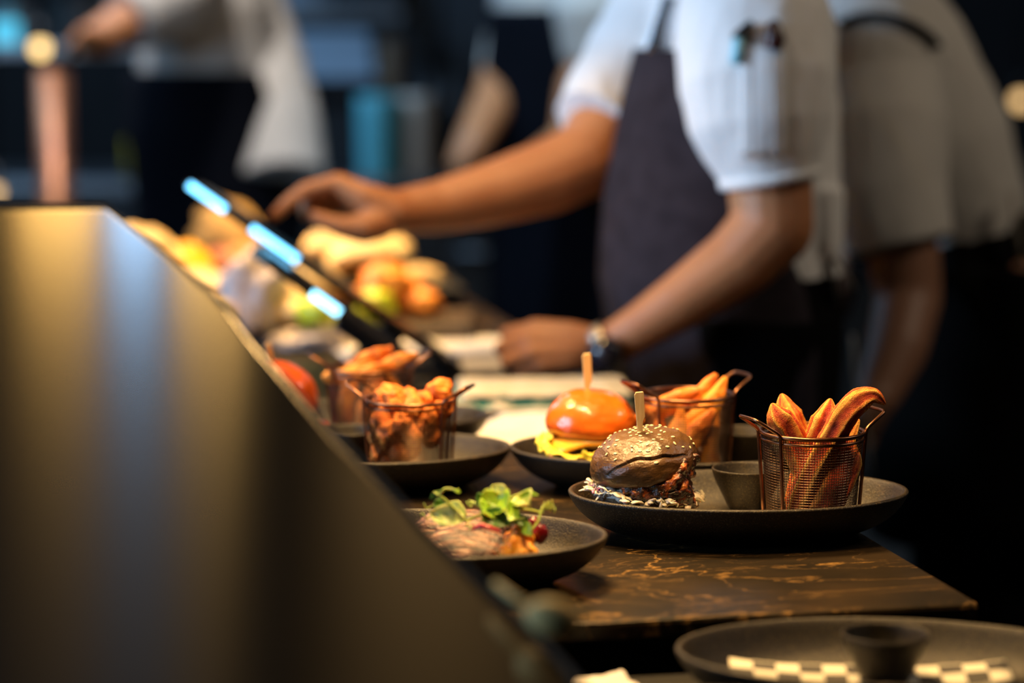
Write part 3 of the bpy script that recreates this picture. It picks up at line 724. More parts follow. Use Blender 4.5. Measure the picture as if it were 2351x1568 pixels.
# chanterelles: ruffled orange mushrooms
MUSH = mat('chanterelle_orange', (.85,.25,.010), .5, col2=(.92,.38,.025), nscale=60, bump=.3, bscale=200, bdist=.002, sss=.2)
def mushroom(label, caps, seed):
    mb = MB()
    for a, ra, b, rb in caps: mb.cap(a, ra, b, rb, 16)
    me = remesh(mb, .0012, 4, .5, disp=lambda p, n: .0022*noise.noise(p*150+Vector((seed,0,0))) + .0008*noise.noise(p*420), name='chanterelle')
    o = caps[0][0].copy(); ob_ = obj('chanterelle', shift(me, o), MUSH); ob_.location = o; return tag(ob_, label, 'mushroom')
mushroom('large folded orange chanterelle lying at the front rim beside the steak', [(pt(1166,1270,1.888), .0085, pt(1208,1272,1.890), .0095), (pt(1180,1252,1.890), .0085, pt(1192,1276,1.886), .0085), (pt(1206,1262,1.892), .007, pt(1216,1278,1.890), .007)], 1)
mushroom('smaller orange chanterelle cap above the folded one, below the pea shoots', [(pt(1170,1238,1.902), .0050, pt(1192,1223,1.897), .0066), (pt(1192,1223,1.897), .0066, pt(1214,1240,1.900), .0052), (pt(1186,1234,1.904), .007, pt(1202,1240,1.904), .007)], 5)
for i, (px, py, Y, s) in enumerate(((1241,1226,1.912,.0065),(1226,1206,1.930,.0055))):
    mb = MB(); mb.ell((0,0,0), (s,s*.8,s*1.2), 16, 10, disp=lambda q: .2*noise.noise(q*2+Vector((i,0,0)))); o = obj('beetroot_piece', mb, mat('beetroot', (.16,.006,.012), .25)); o.location = pt(px, py, Y)
    tag(o, ('dark red beetroot piece standing right of the mushrooms', 'small dark red beetroot piece tucked under the pea shoots')[i], 'beetroot')
LEAFG = mat('pea_leaf_green', (.19,.42,.012), .42, col2=(.34,.56,.03), nscale=90, sss=.15, trans=0)
LEAFP = mat('pea_leaf_pale', (.42,.55,.14), .45, col2=(.52,.62,.22), nscale=90, sss=.15)
LEAFD = mat('pea_leaf_deep', (.05,.16,.02), .4, col2=(.09,.24,.03), nscale=90)
STEMG = mat('pea_stem', (.36,.52,.10), .4, sss=.2)
def leaf(parent, c, L, W, yaw, pitch, roll, m, cup=.25):
    rows = []; n = 14; k = 8
    for i in range(n+1):
        f = i/n; w = W*math.sin(PI*min(.985, max(.015, f))**.85)
        rows.append([Vector(((f-.5)*L, w*(j/k-.5), cup*(W*(j/k-.5)**2*2) - .35*L*(f-.5)**2 + .0006*math.sin(f*14+j))) for j in range(k+1)])
    mb = MB().grid(rows); M = Euler((roll, pitch, yaw)).to_matrix(); mb.v = [M @ v + Vector(c) for v in mb.v]
    return obj('leaf', mb, m, parent, world=True, solid=.0005)
def stemobj(parent, pts, r=.0011, name='stem'):
    P = [Vector(p) for p in pts]; Q = [P[0]*2-P[1]] + P + [P[-1]*2-P[-2]]; out = []
    for i in range(1, len(Q)-2):
        for k in range(6):
            t = k/6; a, b, c, d = Q[i-1], Q[i], Q[i+1], Q[i+2]; out.append(.5*((2*b)+(c-a)*t+(2*a-5*b+4*c-d)*t*t+(3*b-a-3*c+d)*t**3))
    out.append(P[-1]); return obj(name, MB().tube(out, [r*(1-.4*i/len(out)) for i in range(len(out))], 7), STEMG, parent, world=True)
def tendril(parent, p0, d, turns=2.2, R0=.004, L=.016):
    pts = []; d = Vector(d).normalized(); a = d.orthogonal().normalized(); b = d.cross(a)
    for i in range(40):
        f = i/39; th = turns*2*PI*f; r = R0*min(1, f*3)*(1-.3*f); pts.append(Vector(p0) + d*L*f + a*r*math.cos(th) + b*r*math.sin(th))
    return obj('tendril', MB().tube(pts, .00045, 5), STEMG, parent, world=True)
YG = 1.912
def shoot(label, base): return thing('pea_shoot', label, 'pea shoot', base, 0, 'pea shoots on the steak')
s1 = shoot('pea shoot with an arched curling tip, nearest the steel guard', pt(1070,1195,YG))
stemobj(s1, [pt(1070,1195,YG), pt(1045,1172,YG-.01), pt(1022,1148,YG-.012), pt(1008,1138,YG-.012), pt(996,1130,YG-.01)], .0014)
stemobj(s1, [pt(1009,1139,YG-.012), pt(1018,1124,YG-.012), pt(1032,1122,YG-.012), pt(1047,1126,YG-.014)], .0012)
leaf(s1, pt(1028,1186,YG-.012), .030, .019, R(-10), R(10), R(58), LEAFP); leaf(s1, pt(1012,1160,YG), .014, .012, R(40), R(-30), R(60), LEAFD); leaf(s1, pt(1046,1170,YG+.004), .022, .014, R(-30), R(20), R(50), LEAFP)
leaf(s1, pt(1050,1128,YG-.014), .005, .004, 0, R(30), R(40), LEAFG); leaf(s1, pt(998,1136,YG-.01), .010, .004, R(20), R(-40), R(60), LEAFD)
tendril(s1, pt(1000,1182,YG), (-1,0,-.1), 1.6, .003, .012); tendril(s1, pt(1004,1172,YG), (-1,.1,.5), 1.2, .003, .012); tendril(s1, pt(1068,1190,YG-.012), (.4,0,-1), 2, .0025, .01)
s2 = shoot('bright green leafy pea shoot heaped at the top of the steak', pt(1140,1200,YG))
stemobj(s2, [pt(1070,1195,YG), pt(1110,1180,YG-.005), pt(1140,1165,YG-.01), pt(1165,1146,YG-.01), pt(1190,1136,YG-.01), pt(1212,1126,YG-.01)], .0013)
stemobj(s2, [pt(1082,1152,YG), pt(1098,1160,YG-.004), pt(1120,1178,YG-.004)], .0012)
for px, py, dy, L, W, a, p, r_, m in ((1130,1152,-.014,.020,.022,10,-20,58,LEAFG),(1152,1160,-.020,.020,.026,-60,10,52,LEAFG),(1150,1130,-.004,.019,.012,-20,30,60,LEAFP),(1118,1172,-.022,.016,.020,60,0,46,LEAFG),
        (1165,1178,-.018,.022,.022,-30,20,40,LEAFG),(1140,1190,-.026,.024,.018,-10,25,55,LEAFD),(1112,1192,-.022,.018,.014,80,10,60,LEAFG),(1108,1150,-.004,.012,.014,30,-20,60,LEAFD)):
    leaf(s2, pt(px, py, YG+dy), L, W, R(a), R(p), R(r_), m)
leaf(s2, pt(1206,1132,YG-.01), .012, .004, R(25), R(-35), R(50), LEAFG); leaf(s2, pt(1220,1134,YG-.01), .012, .004, R(-10), R(10), R(50), LEAFG)
tendril(s2, pt(1084,1154,YG), (-.4,0,-.2), 1.5, .0035, .004)
s3 = shoot('pea shoot with a pale cupped leaf and coiled tendrils, farthest from the steel guard', pt(1200,1195,YG))
stemobj(s3, [pt(1150,1195,YG-.01), pt(1185,1172,YG-.008), pt(1210,1170,YG), pt(1240,1176,YG+.004)], .0013)
stemobj(s3, [pt(1222,1216,YG-.014), pt(1236,1196,YG-.01), pt(1242,1172,YG-.004), pt(1250,1158,YG)], .0010)
leaf(s3, pt(1206,1152,YG-.012), .021, .020, R(-70), R(10), R(38), LEAFP, .5); leaf(s3, pt(1184,1162,YG-.008), .014, .011, R(20), R(20), R(60), LEAFG)
tendril(s3, pt(1244,1166,YG), (.8,0,.4), 3, .0035, .010); tendril(s3, pt(1236,1176,YG), (.6,0,.4), 2.5, .003, .012); tendril(s3, pt(1250,1160,YG), (.5,.1,-.3), 2.5, .003, .010)
s4 = shoot('pea shoot drooping over the mushrooms', pt(1180,1200,YG-.02))
stemobj(s4, [pt(1150,1200,YG-.02), pt(1180,1193,YG-.022), pt(1208,1190,YG-.02)], .0014); stemobj(s4, [pt(1150,1190,YG-.02), pt(1190,1205,YG-.024), pt(1215,1222,YG-.024)], .0011)
leaf(s4, pt(1210,1214,YG-.026), .018, .010, R(-60), R(30), R(60), LEAFG); leaf(s4, pt(1196,1194,YG-.02), .014, .012, R(30), R(0), R(50), LEAFD)

# ------------------------------------------------------------------ papers, towels, cloth
def paper(label, px, py, w, d, rz, z=TOP+.0006, seed=0, amp=.004, m=None, curl=0): 
    c = on(px, py, z); return sheet('order_ticket', label, 'paper', c, w, d, rz, m or PAPER, amp, seed, curl, None, 'papers on the counter', thick=.0005)
paper('white paper sheet under the fist, beyond the green striped towels', 1065, 815, .24, .36, R(4), TOP+.001, 2)
paper('white paper sheet between the orange bun burger and the towels', 1205, 985, .10, .24, R(-14), TOP+.001, 5, .003)
paper('white paper lying behind the back left chip basket', 885, 800, .15, .28, R(12), TOP+.001, 8, .008)
paper('cream paper slip poking up behind the front counter edge, below the picture middle', 1384, 1592, .050, .05, R(20), SH+.002, 4, .006, curl=.003)
# folded towels: cream cloth with a teal stripe
def towel(label, c, w, d, h, rz, seed, stripe):
    mb = MB(); n = 40; k = 14; rows = []
    for i in range(n+1):
        a = (i/n-.5); row = []
        for j in range(k):
            t = 2*PI*j/k; y = math.copysign(abs(math.cos(t))**.5, math.cos(t))*d/2; z = h/2 + math.copysign(abs(math.sin(t))**.6, math.sin(t))*h/2
            z += (.003*noise.noise(Vector((a*7, j*.5, seed))) if z > .001 else 0); row.append(Vector((a*w, y*(1+.04*noise.noise(Vector((a*5, seed, 1)))), max(z, 0))))
        rows.append(row)
    mb.grid(rows, True, 0, True, True)
    for i in range(n):
        for j in range(k):
            z = sum(mb.v[q].z for q in mb.f[i*k+j])/4
            if stripe[0] < z/h < stripe[1] and i > 1: mb.m[i*k+j] = 1
    o = obj('folded_towel', mb, [mat('cream_towel', (.60,.53,.38), .95, bump=.5, bscale=120, bdist=.004), mat('teal_towel_stripe', (.03,.16,.13), .95, bump=.5, bscale=120, bdist=.004)])
    o.location = c; o.rotation_euler = (0,0,rz); return tag(o, label, 'towel', 'folded towels by the fist')
ct = on(1225, 928, TOP)
towel('lower folded cream towel of the stack beside the fist', ct, .215, .16, .0105, R(6), 1, (.75, 1.01))
towel('upper folded cream towel with a teal stripe, on the stack beside the fist', ct+Vector((.012,.02,.0110)), .205, .15, .0115, R(3), 5, (.05, .62))
# crumpled grey-lilac paper napkin standing behind the guard
def crumple(name, label, cat, c, r, seed, m, amp=.35):
    mb = MB(); mb.ell((0,0,r[2]*.9), r, 60, 40, disp=lambda q: amp*noise.noise(q*1.6+Vector((seed,0,0))) + .5*amp*abs(noise.noise(q*3+Vector((0,seed,0)))) + .1*noise.noise(q*8))
    mb.v = [Vector((v.x, v.y, max(v.z, 0))) for v in mb.v]
    o = obj(name, mb, m); o.location = c; return tag(o, label, cat)
LIL = mat('lilac_grey_paper', (.42,.37,.38), .8, col2=(.50,.44,.42), nscale=12)
o = crumple('crumpled_wrapper', 'crumpled lilac grey wrapping paper standing by the steel guard', 'wrapper', on(585, 790, TOP), (.050,.05,.068), 3.3, LIL)
o = crumple('crumpled_wrapper', 'low flat lilac grey wrapping paper behind the red bun burger', 'wrapper', on(705, 800, TOP), (.058,.05,.014), 6.1, LIL)

# ------------------------------------------------------------------ touch terminals
GLINT_B = emit('painted_glint_blue', (.16,.60,1.0), 5.0)  # glowing colours imitating window reflections on the glossy black terminal edges
GLINT_W = emit('painted_glint_white', (.28,.74,1.0), 4.6)
GLINT_D = emit('painted_glint_dim', (.03,.16,.26), .6)
def terminal(label, A, B, depth, th, tiltv, blocks, housing=None, name='touch_terminal'):
    """A: upper corner, B: lower corner of the side edge that faces the picture; the screen runs away in depth."""
    t = thing(name, label, 'touch terminal', (B.x, B.y, TOP))
    e1 = (B-A); L = e1.length; e1.normalize()
    e2 = Vector((tiltv[0], 1, tiltv[1])); e2 = (e2 - e1*e2.dot(e1)).normalized()
    n = e2.cross(e1).normalized(); n = n if n.z > 0 else -n
    M = Matrix((e1, e2, n)).transposed()
    def bx(name, a0, a1, b0, b1, n0, n1, m, bev=.002, parent=None):
        mb = MB(); mb.box(((a0+a1)/2, (b0+b1)/2, (n0+n1)/2), (abs(a1-a0), abs(b1-b0), abs(n1-n0))); mb.v = [A + M @ v for v in mb.v]
        return obj(name, mb, m, parent or t, world=True, smooth=False, bevel=bev)
    bx('screen_frame', 0, L, 0, depth, -th, 0, BLACKPL, .003)
    sc_ = bx('screen', .012, L-.012, .004, depth-.012, 0, .0012, mat('screen_glass', (.004,.004,.005), .25, spec=.25), .0004)
    for k, (f0, f1, d1, m) in enumerate(blocks): bx('painted_glint', L*f0, L*f1, -.0012, .0004, -th*.92, -th*.06, m, 0, sc_)  # emissive strips on the side edge, painted reflections rather than a display
    if housing: bx('rear_housing', L*housing[0], L*housing[1], .01, depth-.03, -th-housing[2], -th, BLACKPL, .006)
    bx('stand_arm', L*.72, L*.80, depth*.45, depth*.55, -.10, -th, BLACKPL, .003)
    f = A + M @ Vector((L*.76, depth*.5, 0)); mb = MB(); mb.box((f.x+.01, f.y, TOP+.006), (.14,.12,.012)); obj('stand_foot', mb, BLACKPL, t, world=True, smooth=False, bevel=.004)
    return t
TERM_A = terminal('long black touch screen terminal seen edge on, under the pointing finger', pt(432,412,3.10), pt(1069,853,3.10), .22, .0105, (-.03,-.092), ((.01,.14,.05,GLINT_B),(.235,.40,.05,GLINT_B)))
TERM_B = terminal('shorter black touch screen terminal seen edge on, nearer and below the long one', pt(586,566,2.96), pt(955,830,2.96), .15, .0125, (-.02,-.082), ((.01,.10,.03,GLINT_D),(.37,.54,.10,GLINT_W)), (.55, .99, .014))

# ------------------------------------------------------------------ bread and garnish at the back of the counter
BREAD = mat('toasted_bread', (.86,.60,.26), .6, col2=(.92,.72,.38), nscale=22, bump=.4, bscale=120, bdist=.002)
CRUST = mat('golden_crust', (.68,.33,.08), .5, col2=(.80,.45,.13), nscale=22)
def bun(label, c, r, h, rot=(0,0,0), name='bread_bun', cat='bread', m=None, m2=None, group='bread buns at the back'):
    t = thing(name, label, cat, c, 0, group); M = Euler(rot).to_matrix()
    mb = dome(r, h, 48, 24, dispf=lambda ph, t_, q: .003*noise.noise(q*2+Vector((c[0]*9,0,0))), under=.004); mb.v = [M @ v for v in mb.v]; obj('crust', mb, m or BREAD, t)
    mb = MB(); mb.ell((0,0,-.007), (r*.97,r*.97,.007), 40, 10); mb.v = [M @ v for v in mb.v]; obj('base', mb, m2 or CRUST, t)
    return t
def board(label, c, w, d, rz, h=.02, name='serving_board'):
    mb = MB(); mb.box((0,0,h/2), (w,d,h)); o = obj(name, mb, mat('dark_board_wood', (.035,.022,.014), .5, col2=(.06,.038,.02), nscale=8, stretch=(2,20,2)), smooth=False, bevel=.006); o.location = c; o.rotation_euler = (0,0,rz)
    return tag(o, label, 'board')
def tray(label, c, w, d, h, rz):     # rimmed riser tray
    t = thing('serving_tray', label, 'tray', c, rz)
    mb = MB(); mb.box((0,0,h-.006), (w,d,.008)); obj('tray_base', mb, MATS['black_laminate'], t, smooth=False, bevel=.002)
    for sx in (-1,1):
        mb = MB(); mb.box((sx*(w/2-.01),0,(h-.01)/2), (.012,d*.9,h-.01)); obj('foot', mb, MATS['black_laminate'], t, smooth=False)
    return t
tray('black raised tray under the bright buns, behind the long terminal', (-.26,3.93,TOP), .34, .26, .045, R(8))
TZ = TOP+.046
for lab, px, py, Y, r, h, rot in (('bright toasted bun on the tray, topmost behind the pointing hand', 770, 590, 3.99, .056, .044, (R(-20),R(8),0)),
        ('bright toasted bun in the middle of the tray behind the terminal', 835, 625, 3.85, .060, .044, (R(-22),R(-6),0)),
        ('toasted bun at the right end of the raised tray', 893, 640, 4.01, .042, .036, (R(-10),R(10),0))):
    c = pt(px, py, Y); bun(lab, (c.x, c.y, max(c.z-.01, TZ+.034)), r, h, rot)
c = on(668, 720, TOP); board('dark board under the toasted bun halves between the two terminals', (c.x+.02, c.y+.07, TOP), .26, .24, R(8), .018)
for lab, px, py, Y, r, h, rot in (('toasted bun half in front between the two terminals', 655, 690, 3.565, .050, .048, (R(-25),R(-10),0)), ('toasted bun half behind the terminals, above the lettuce', 712, 662, 3.70, .056, .05, (R(-20),R(10),0)), ('toasted bun half beside the lime lettuce', 680, 728, 3.46, .034, .026, (R(-8),0,0))):
    c = pt(px, py, Y); bun(lab, (c.x, c.y, max(c.z-.01, TOP+.044)), r, h, rot)
for lab, px, py, Y, r, h, rot in (('flat bright bread slice beside the lilac wrapper', 462, 668, 3.57, .056, .032, (R(-5),R(3),0)),):
    c = pt(px, py, Y); bun(lab, (c.x, c.y, c.z+.002), r, h, rot)
t_ = tray('black raised tray holding the bread and the orange cheese bun by the steel guard', (-.545,3.68,TOP), .26, .34, .052, R(4))
tray('black raised tray at the far left end holding meat and a brown loaf', (-.44,4.06,TOP), .30, .26, .046, R(4))
c = pt(428, 606, 3.75); bun('round orange glazed bun at the far left end of the counter', (c.x, c.y, c.z-.012), .042, .046, (0,0,0), m=mat('orange_cheese', (.88,.42,.01), .35, col2=(.92,.52,.02), nscale=20), m2=BREAD)
def lump(name, label, cat, px, py, Y, r, m, seed, group=None, amp=.25):
    mb = MB(); mb.ell((0,0,0), r, 32, 20, disp=lambda q: amp*noise.noise(q*2.2+Vector((seed,0,0)))); o = obj(name, mb, m); o.location = pt(px, py, Y); return tag(o, label, cat, group)
lump('lettuce_leaf', 'lime green lettuce leaf at the front of the dark board', 'lettuce', 728, 715, 3.42, (.030,.03,.022), mat('lime_lettuce', (.45,.55,.02), .4), 1)
lump('lettuce_leaf', 'lime green lettuce leaf among the orange vegetables behind the terminal', 'lettuce', 862, 704, 3.52, (.030,.028,.024), MATS['lime_lettuce'], 2)
ORV = mat('orange_vegetable', (.75,.22,.02), .4, col2=(.85,.33,.05), nscale=20)
lump('carrot_piece', 'orange vegetable piece nearest the toasted buns', 'vegetable', 884, 660, 3.6, (.040,.03,.036), ORV, 3, 'orange vegetables behind the terminal')
lump('carrot_piece', 'orange vegetable piece above the lime lettuce behind the terminal', 'vegetable', 926, 676, 3.665, (.034,.03,.03), ORV, 4, 'orange vegetables behind the terminal')
lump('carrot_piece', 'deep orange vegetable piece at the end of the row behind the terminal', 'vegetable', 968, 698, 3.60, (.030,.03,.022), ORV, 5, 'orange vegetables behind the terminal')
lump('bread_crust', 'pale crusty bread end behind the orange vegetables', 'bread', 960, 640, 3.9, (.045,.03,.021), mat('pale_crust', (.46,.34,.18), .7), 6)
lump('meat_piece', 'reddish brown meat piece beside the orange glazed bun', 'meat', 516, 605, 3.97, (.036,.03,.026), mat('brown_meat', (.24,.07,.03), .5), 7)
lump('meat_piece', 'pale brown meat piece behind the lilac wrapper', 'meat', 568, 600, 4.05, (.050,.03,.028), mat('tan_meat', (.56,.30,.10), .5), 8)
lump('bread_crust', 'tall brown loaf end behind the upper part of the long terminal', 'bread', 522, 535, 4.13, (.060,.035,.055), mat('brown_loaf', (.42,.28,.11), .7), 9)
tag(obj('vegetable_board', MB().box((pxx(900,3.55,.9), 3.60, TOP+.012), (.24,.22,.024)), MATS['dark_board_wood'], smooth=False, bevel=.005), 'dark board under the orange vegetables behind the long terminal', 'board')
lump('bread_loaf', 'pale bread loaf leaning by the edge of the steel guard', 'bread', 322, 590, 3.62, (.058,.045,.046), MATS['toasted_bread'], 12)
lump('bread_end', 'small golden bread end on the counter, below the flat bright slice', 'bread', 492, 732, 3.36, (.034,.028,.030), MATS['toasted_bread'], 13)

# ------------------------------------------------------------------ steel guard in the left foreground
gm = mat('brushed_guard_steel', (.42,.40,.37), .165, 1)
bb = gm.node_tree.nodes['Principled BSDF']; bb.inputs['Anisotropic'].default_value = .85; bb.inputs['Anisotropic Rotation'].default_value = 0.25
tn = gm.node_tree.nodes.new('ShaderNodeTangent'); tn.direction_type = 'UV_MAP'; tn.uv_map = 'UVMap'; gm.node_tree.links.new(tn.outputs['Tangent'], bb.inputs['Tangent'])
guard = thing('steel_guard', 'sloping brushed steel guard panel filling the left foreground', 'guard panel', (-.35,1.5,SH))
def guard_pt(x, s):
    Y = 1.72 - .36*s; z = 1.226 - .251*s
    k = x + .150
    off = .30*(math.sqrt(k*k+.0016)+k)*.5 - .10*(math.sqrt((x+.40)**2+.002)-(x+.40))*.5
    Y += off*.72; z += off*-.0
    return Vector((x, Y, z))
def guard_x(s):    # right hand edge in world x
    px = (240, 392, 518, 590, 693, 786, 860, 988, 1136, 1232, 1302, 1382)[0:12]; py = (470, 612, 740, 845, 968, 1078, 1150, 1285, 1420, 1500, 1568, 1650)
    f = None
    yy = 470 + s*1098
    for i in range(11):
        if py[i] <= yy <= py[i+1] + 1e-6: f = px[i] + (px[i+1]-px[i])*(yy-py[i])/(py[i+1]-py[i]); break
    if f is None: f = px[-1]
    return f
NSV, NU = 60, 70
rows = []
for i in range(NSV+1):
    s = 1.07*i/NSV; px = guard_x(s)
    x = -.3
    for _ in range(6): x = pxx(px, guard_pt(x, s).y, guard_pt(x, s).z)
    rows.append([guard_pt(-.62 + (x+.62)*j/NU, s) for j in range(NU+1)])
me = bpy.data.meshes.new('guard_sheet'); vs = [p - wloc(guard) for r in rows for p in r]; fs = [(i*(NU+1)+j, i*(NU+1)+j+1, (i+1)*(NU+1)+j+1, (i+1)*(NU+1)+j) for i in range(NSV) for j in range(NU)]
me.from_pydata(vs, [], fs); me.materials.append(gm); l = me.uv_layers.new(name='UVMap')
for p in me.polygons:
    for li in p.loop_indices:
        v = me.loops[li].vertex_index; l.data[li].uv = (vs[v].x, vs[v].z)
me.polygons.foreach_set('use_smooth', [True]*len(me.polygons))
gs = bpy.data.objects.new('guard_sheet', me); COL.objects.link(gs); gs.parent = guard
m_ = gs.modifiers.new('s', 'SOLIDIFY'); m_.thickness = .0018; m_.offset = 1
# rolled edge along the top and the slope
edge_pts = [rows[0][j]+Vector((0,.002,.0)) for j in range(0, NU-1, 4)] + [rows[0][NU]] + [rows[i][NU] for i in range(3, NSV+1, 3)]
obj('rolled_edge', MB().tube(edge_pts, .0008, 8), mat('edge_steel', (.06,.055,.05), .65, .4), guard, world=True)
for q in ((-.55, .35), (-.26, .45), (-.50,.98), (-.10, .98)):
    p = guard_pt(*q); mb = MB(); mb.tube([Vector((p.x, p.y+.012, SH)), Vector((p.x, p.y+.012, p.z-.006))], .008, 10); obj('support_leg', mb, DARKST, guard, world=True)
BR = mat('worn_brass', (.80,.58,.22), .6, 0)
lt = obj('brass_latch', MB().tube([pt(1136,1338,1.425), pt(1180,1372,1.415), pt(1232,1404,1.405)], [.0020,.0026,.0028], 10), BR, guard, world=True)
mb = MB(); mb.ell(pt(1268,1418,1.40), (.0170,.011,.0115), 24, 14, rot=Euler((0,R(12),0)).to_matrix()); obj('latch_knob', mb, BR, lt, world=True)
# ------------------------------------------------------------------ people
from mathutils.bvhtree import BVHTree
HAIR = mat('dark_hair', (.015,.010,.008), .5)
def head(mb, c, f):
    c = Vector(c); f = Vector(f).normalized(); up = Vector((0,0,1)); s = f.cross(up)
    q = lambda a, b, h: c + f*a + s*b + up*h
    mb.cap(q(-.015,0,.045), .078, q(.012,0,.035), .076, 18); mb.cap(q(.02,0,.0), .066, q(.045,0,-.065), .040, 16)
    mb.cap(q(.088,0,.02), .009, q(.102,0,-.016), .013, 10)
    for k in (-1,1):
        mb.cap(q(.0,k*.078,.012), .014, q(-.004,k*.080,-.018), .009, 10); mb.cap(q(.083,k*.03,.03), .009, q(.086,k*.012,.032), .008, 8)
    mb.cap(q(.084,-.016,-.045), .008, q(.084,.016,-.045), .008, 8)
def head_parts(p, c, f):
    c = Vector(c); f = Vector(f).normalized(); up = Vector((0,0,1)); s = f.cross(up)
    q = lambda a, b, h: c + f*a + s*b + up*h
    mb = MB(); mb.cap(q(-.030,0,.060), .083, q(.010,0,.072), .070, 18); mb.cap(q(-.045,0,.03), .072, q(-.050,0,-.02), .055, 16)
    me = remesh(mb, .008, 4, disp=lambda p_, n: .003*noise.noise(p_*60)); obj('hair', shift(me, wloc(p)), HAIR, p)
    for k in (-1,1):
        mb = MB(); mb.ell(q(.082,k*.030,.012), (.009,.009,.007), 12, 8); obj('eye', mb, mat('eye_dark', (.02,.015,.012), .2), p, world=True)
def legs(body, trou, hip, f, sp=.10, foot=.0):
    hip = Vector(hip); f = Vector(f).normalized(); s = f.cross(Vector((0,0,1)))
    for k in (-1,1):
        h = hip + s*k*sp; kn = Vector((h.x, h.y, .48)) + f*.03; an = Vector((h.x, h.y, .09)) - f*.01
        body.chain([h, kn, an], [.080, .052, .040]); body.cap(an-Vector((0,0,.04)), .035, an + f*.14 - Vector((0,0,.055)), .030)
        trou.tube([h+Vector((0,0,.06)), h-Vector((0,0,.10)), kn, an+Vector((0,0,.0))], [.118, .112, .082, .068], 20)
def shoes(p, hip, f, sp=.10):
    hip = Vector(hip); f = Vector(f).normalized(); s = f.cross(Vector((0,0,1)))
    for k in (-1,1):
        h = hip + s*k*sp; mb = MB(); mb.cap(Vector((h.x,h.y,.052)) - f*.03, .052, Vector((h.x,h.y,.042)) + f*.15, .042, 16)
        mb.v = [Vector((v.x, v.y, max(v.z, .002))) for v in mb.v]; obj('shoe', mb, BLACK, p, world=True)
def wrinkle(amp, sc=9, seed=0, st=(1,1,.45)):
    def d(p, n):
        q = Vector((p.x*st[0], p.y*st[1], p.z*st[2]))*sc + Vector((seed,0,0))
        return amp*(abs(noise.noise(q))*-1.6 + .6*noise.noise(q*2.3) + .25*noise.noise(q*6))
    return d
class Caster:
    def __init__(s, me, off=(0,0,0)):
        o = Vector(off); s.b = BVHTree.FromPolygons([v.co + o for v in me.vertices], [tuple(p.vertices) for p in me.polygons])
    def hit(s, px, py, lift=.002):
        o = Vector((0,0,CAMZ)); d = ray(px, py).normalized(); h = s.b.ray_cast(o, d)
        if h[0] is None: return None
        n = h[1] if h[1].dot(d) < 0 else -h[1]
        return h[0] + n*lift

# ---- chef at the terminal ---------------------------------------------------
D0 = 3.30
hip1 = pt(1690, 830, D0); hip1.z = .92; F1 = Vector((-1,-.05,0)).normalized()
p1 = thing('person', 'person in white short sleeved shirt and charcoal apron, pointing at the terminal, fist on papers', 'person', (hip1.x, hip1.y, 0))
hd1 = pt(1600, -330, D0)
body = MB(); head(body, hd1, (-1,-.05,-.15)); trou = MB()
body.cap(hd1 + Vector((.02,0,-.05)), .055, pt(1665,-110,D0), .06)
body.loft([(pt(1668,-115,D0), .06,.07,PI),(pt(1680,-60,D0), .085,.15,PI),(pt(1695,60,D0), .108,.165,PI),(pt(1690,250,D0), .12,.165,PI),(pt(1675,450,D0), .128,.15,PI),(pt(1672,640,D0), .135,.15,PI),(hip1, .13,.16,PI),(hip1-Vector((0,0,.08)), .10,.14,PI)])
# near arm
Dn = 3.06
body.chain([pt(1735,40,3.12), pt(1752,250,3.08), pt(1768,430,3.06), pt(1775,520,3.05)], [.062,.058,.054,.052], 16)
body.chain([pt(1775,520,3.05), pt(1700,598,3.05), pt(1560,695,3.05), pt(1470,752,3.055), pt(1398,796,3.065)], [.052,.047,.037,.030,.027], 16)
W = lambda px, py, d=0: pt(px, py, 3.065+d)
for k, (kx, ky, fx, fy, gx, gy, dd) in enumerate(((1228,757,1163,766,1186,786,.018),(1216,783,1150,800,1180,818,.004),(1222,812,1164,833,1196,846,-.006),(1244,838,1198,853,1226,860,-.008))):
    body.chain([W(1385,790+k*6,.002*k), W(1310,766+k*21,dd*.5-.006), W(kx,ky,dd-.008)], [.020,.0165,.0145], 12)
    body.chain([W(kx,ky,dd-.008), W(fx,fy,dd-.004), W(gx-6,gy,dd+.030), W(gx+40,gy+4,dd+.040)], [.0128,.0098,.0092,.008], 12)
body.cap(W(1330,800,.012), .024, W(1245,800,.018), .024, 12)
body.chain([W(1360,790,.03), W(1290,800,.052), W(1230,815,.055), W(1195,822,.050)], [.017,.014,.0115,.010], 12)
# far arm
body.chain([pt(1530,50,3.47), pt(1440,220,3.40), pt(1350,365,3.33)], [.062,.058,.052], 16)
body.chain([pt(1350,365,3.33), pt(1260,405,3.31), pt(1130,445,3.28), pt(1010,474,3.25), pt(905,488,3.22)], [.053,.052,.044,.036,.030], 16)
G = lambda px, py, d=0: pt(px, py, 3.20+d)
body.chain([G(905,486,.01), G(838,452,.0), G(775,419,0)], [.028,.020,.0135], 12); body.chain([G(905,488,.02), G(838,470,.03), G(778,440,.035)], [.028,.022,.016], 12)
body.chain([G(900,492,.03), G(840,492,.045), G(785,462,.055)], [.028,.024,.016], 12)
body.chain([G(776,418,0), G(702,436,-.004), G(660,467,-.01), G(630,496,-.014)], [.0128,.0108,.0098,.0082], 12)
body.chain([G(772,430,.025), G(706,452,.02), G(702,488,.016), G(722,502,.02)], [.0125,.0105,.010,.0085], 12)
body.chain([G(776,446,.045), G(716,474,.042), G(722,506,.04), G(745,512,.04)], [.012,.0105,.0095,.008], 12)
body.chain([G(784,464,.062), G(738,496,.06), G(750,516,.058)], [.011,.0095,.0085], 12)
body.chain([G(868,512,-.004), G(836,524,-.018), G(786,522,-.024), G(744,508,-.020), G(724,498,-.016)], [.024,.021,.0145,.0115,.0095], 12)
legs(body, trou, hip1, F1)
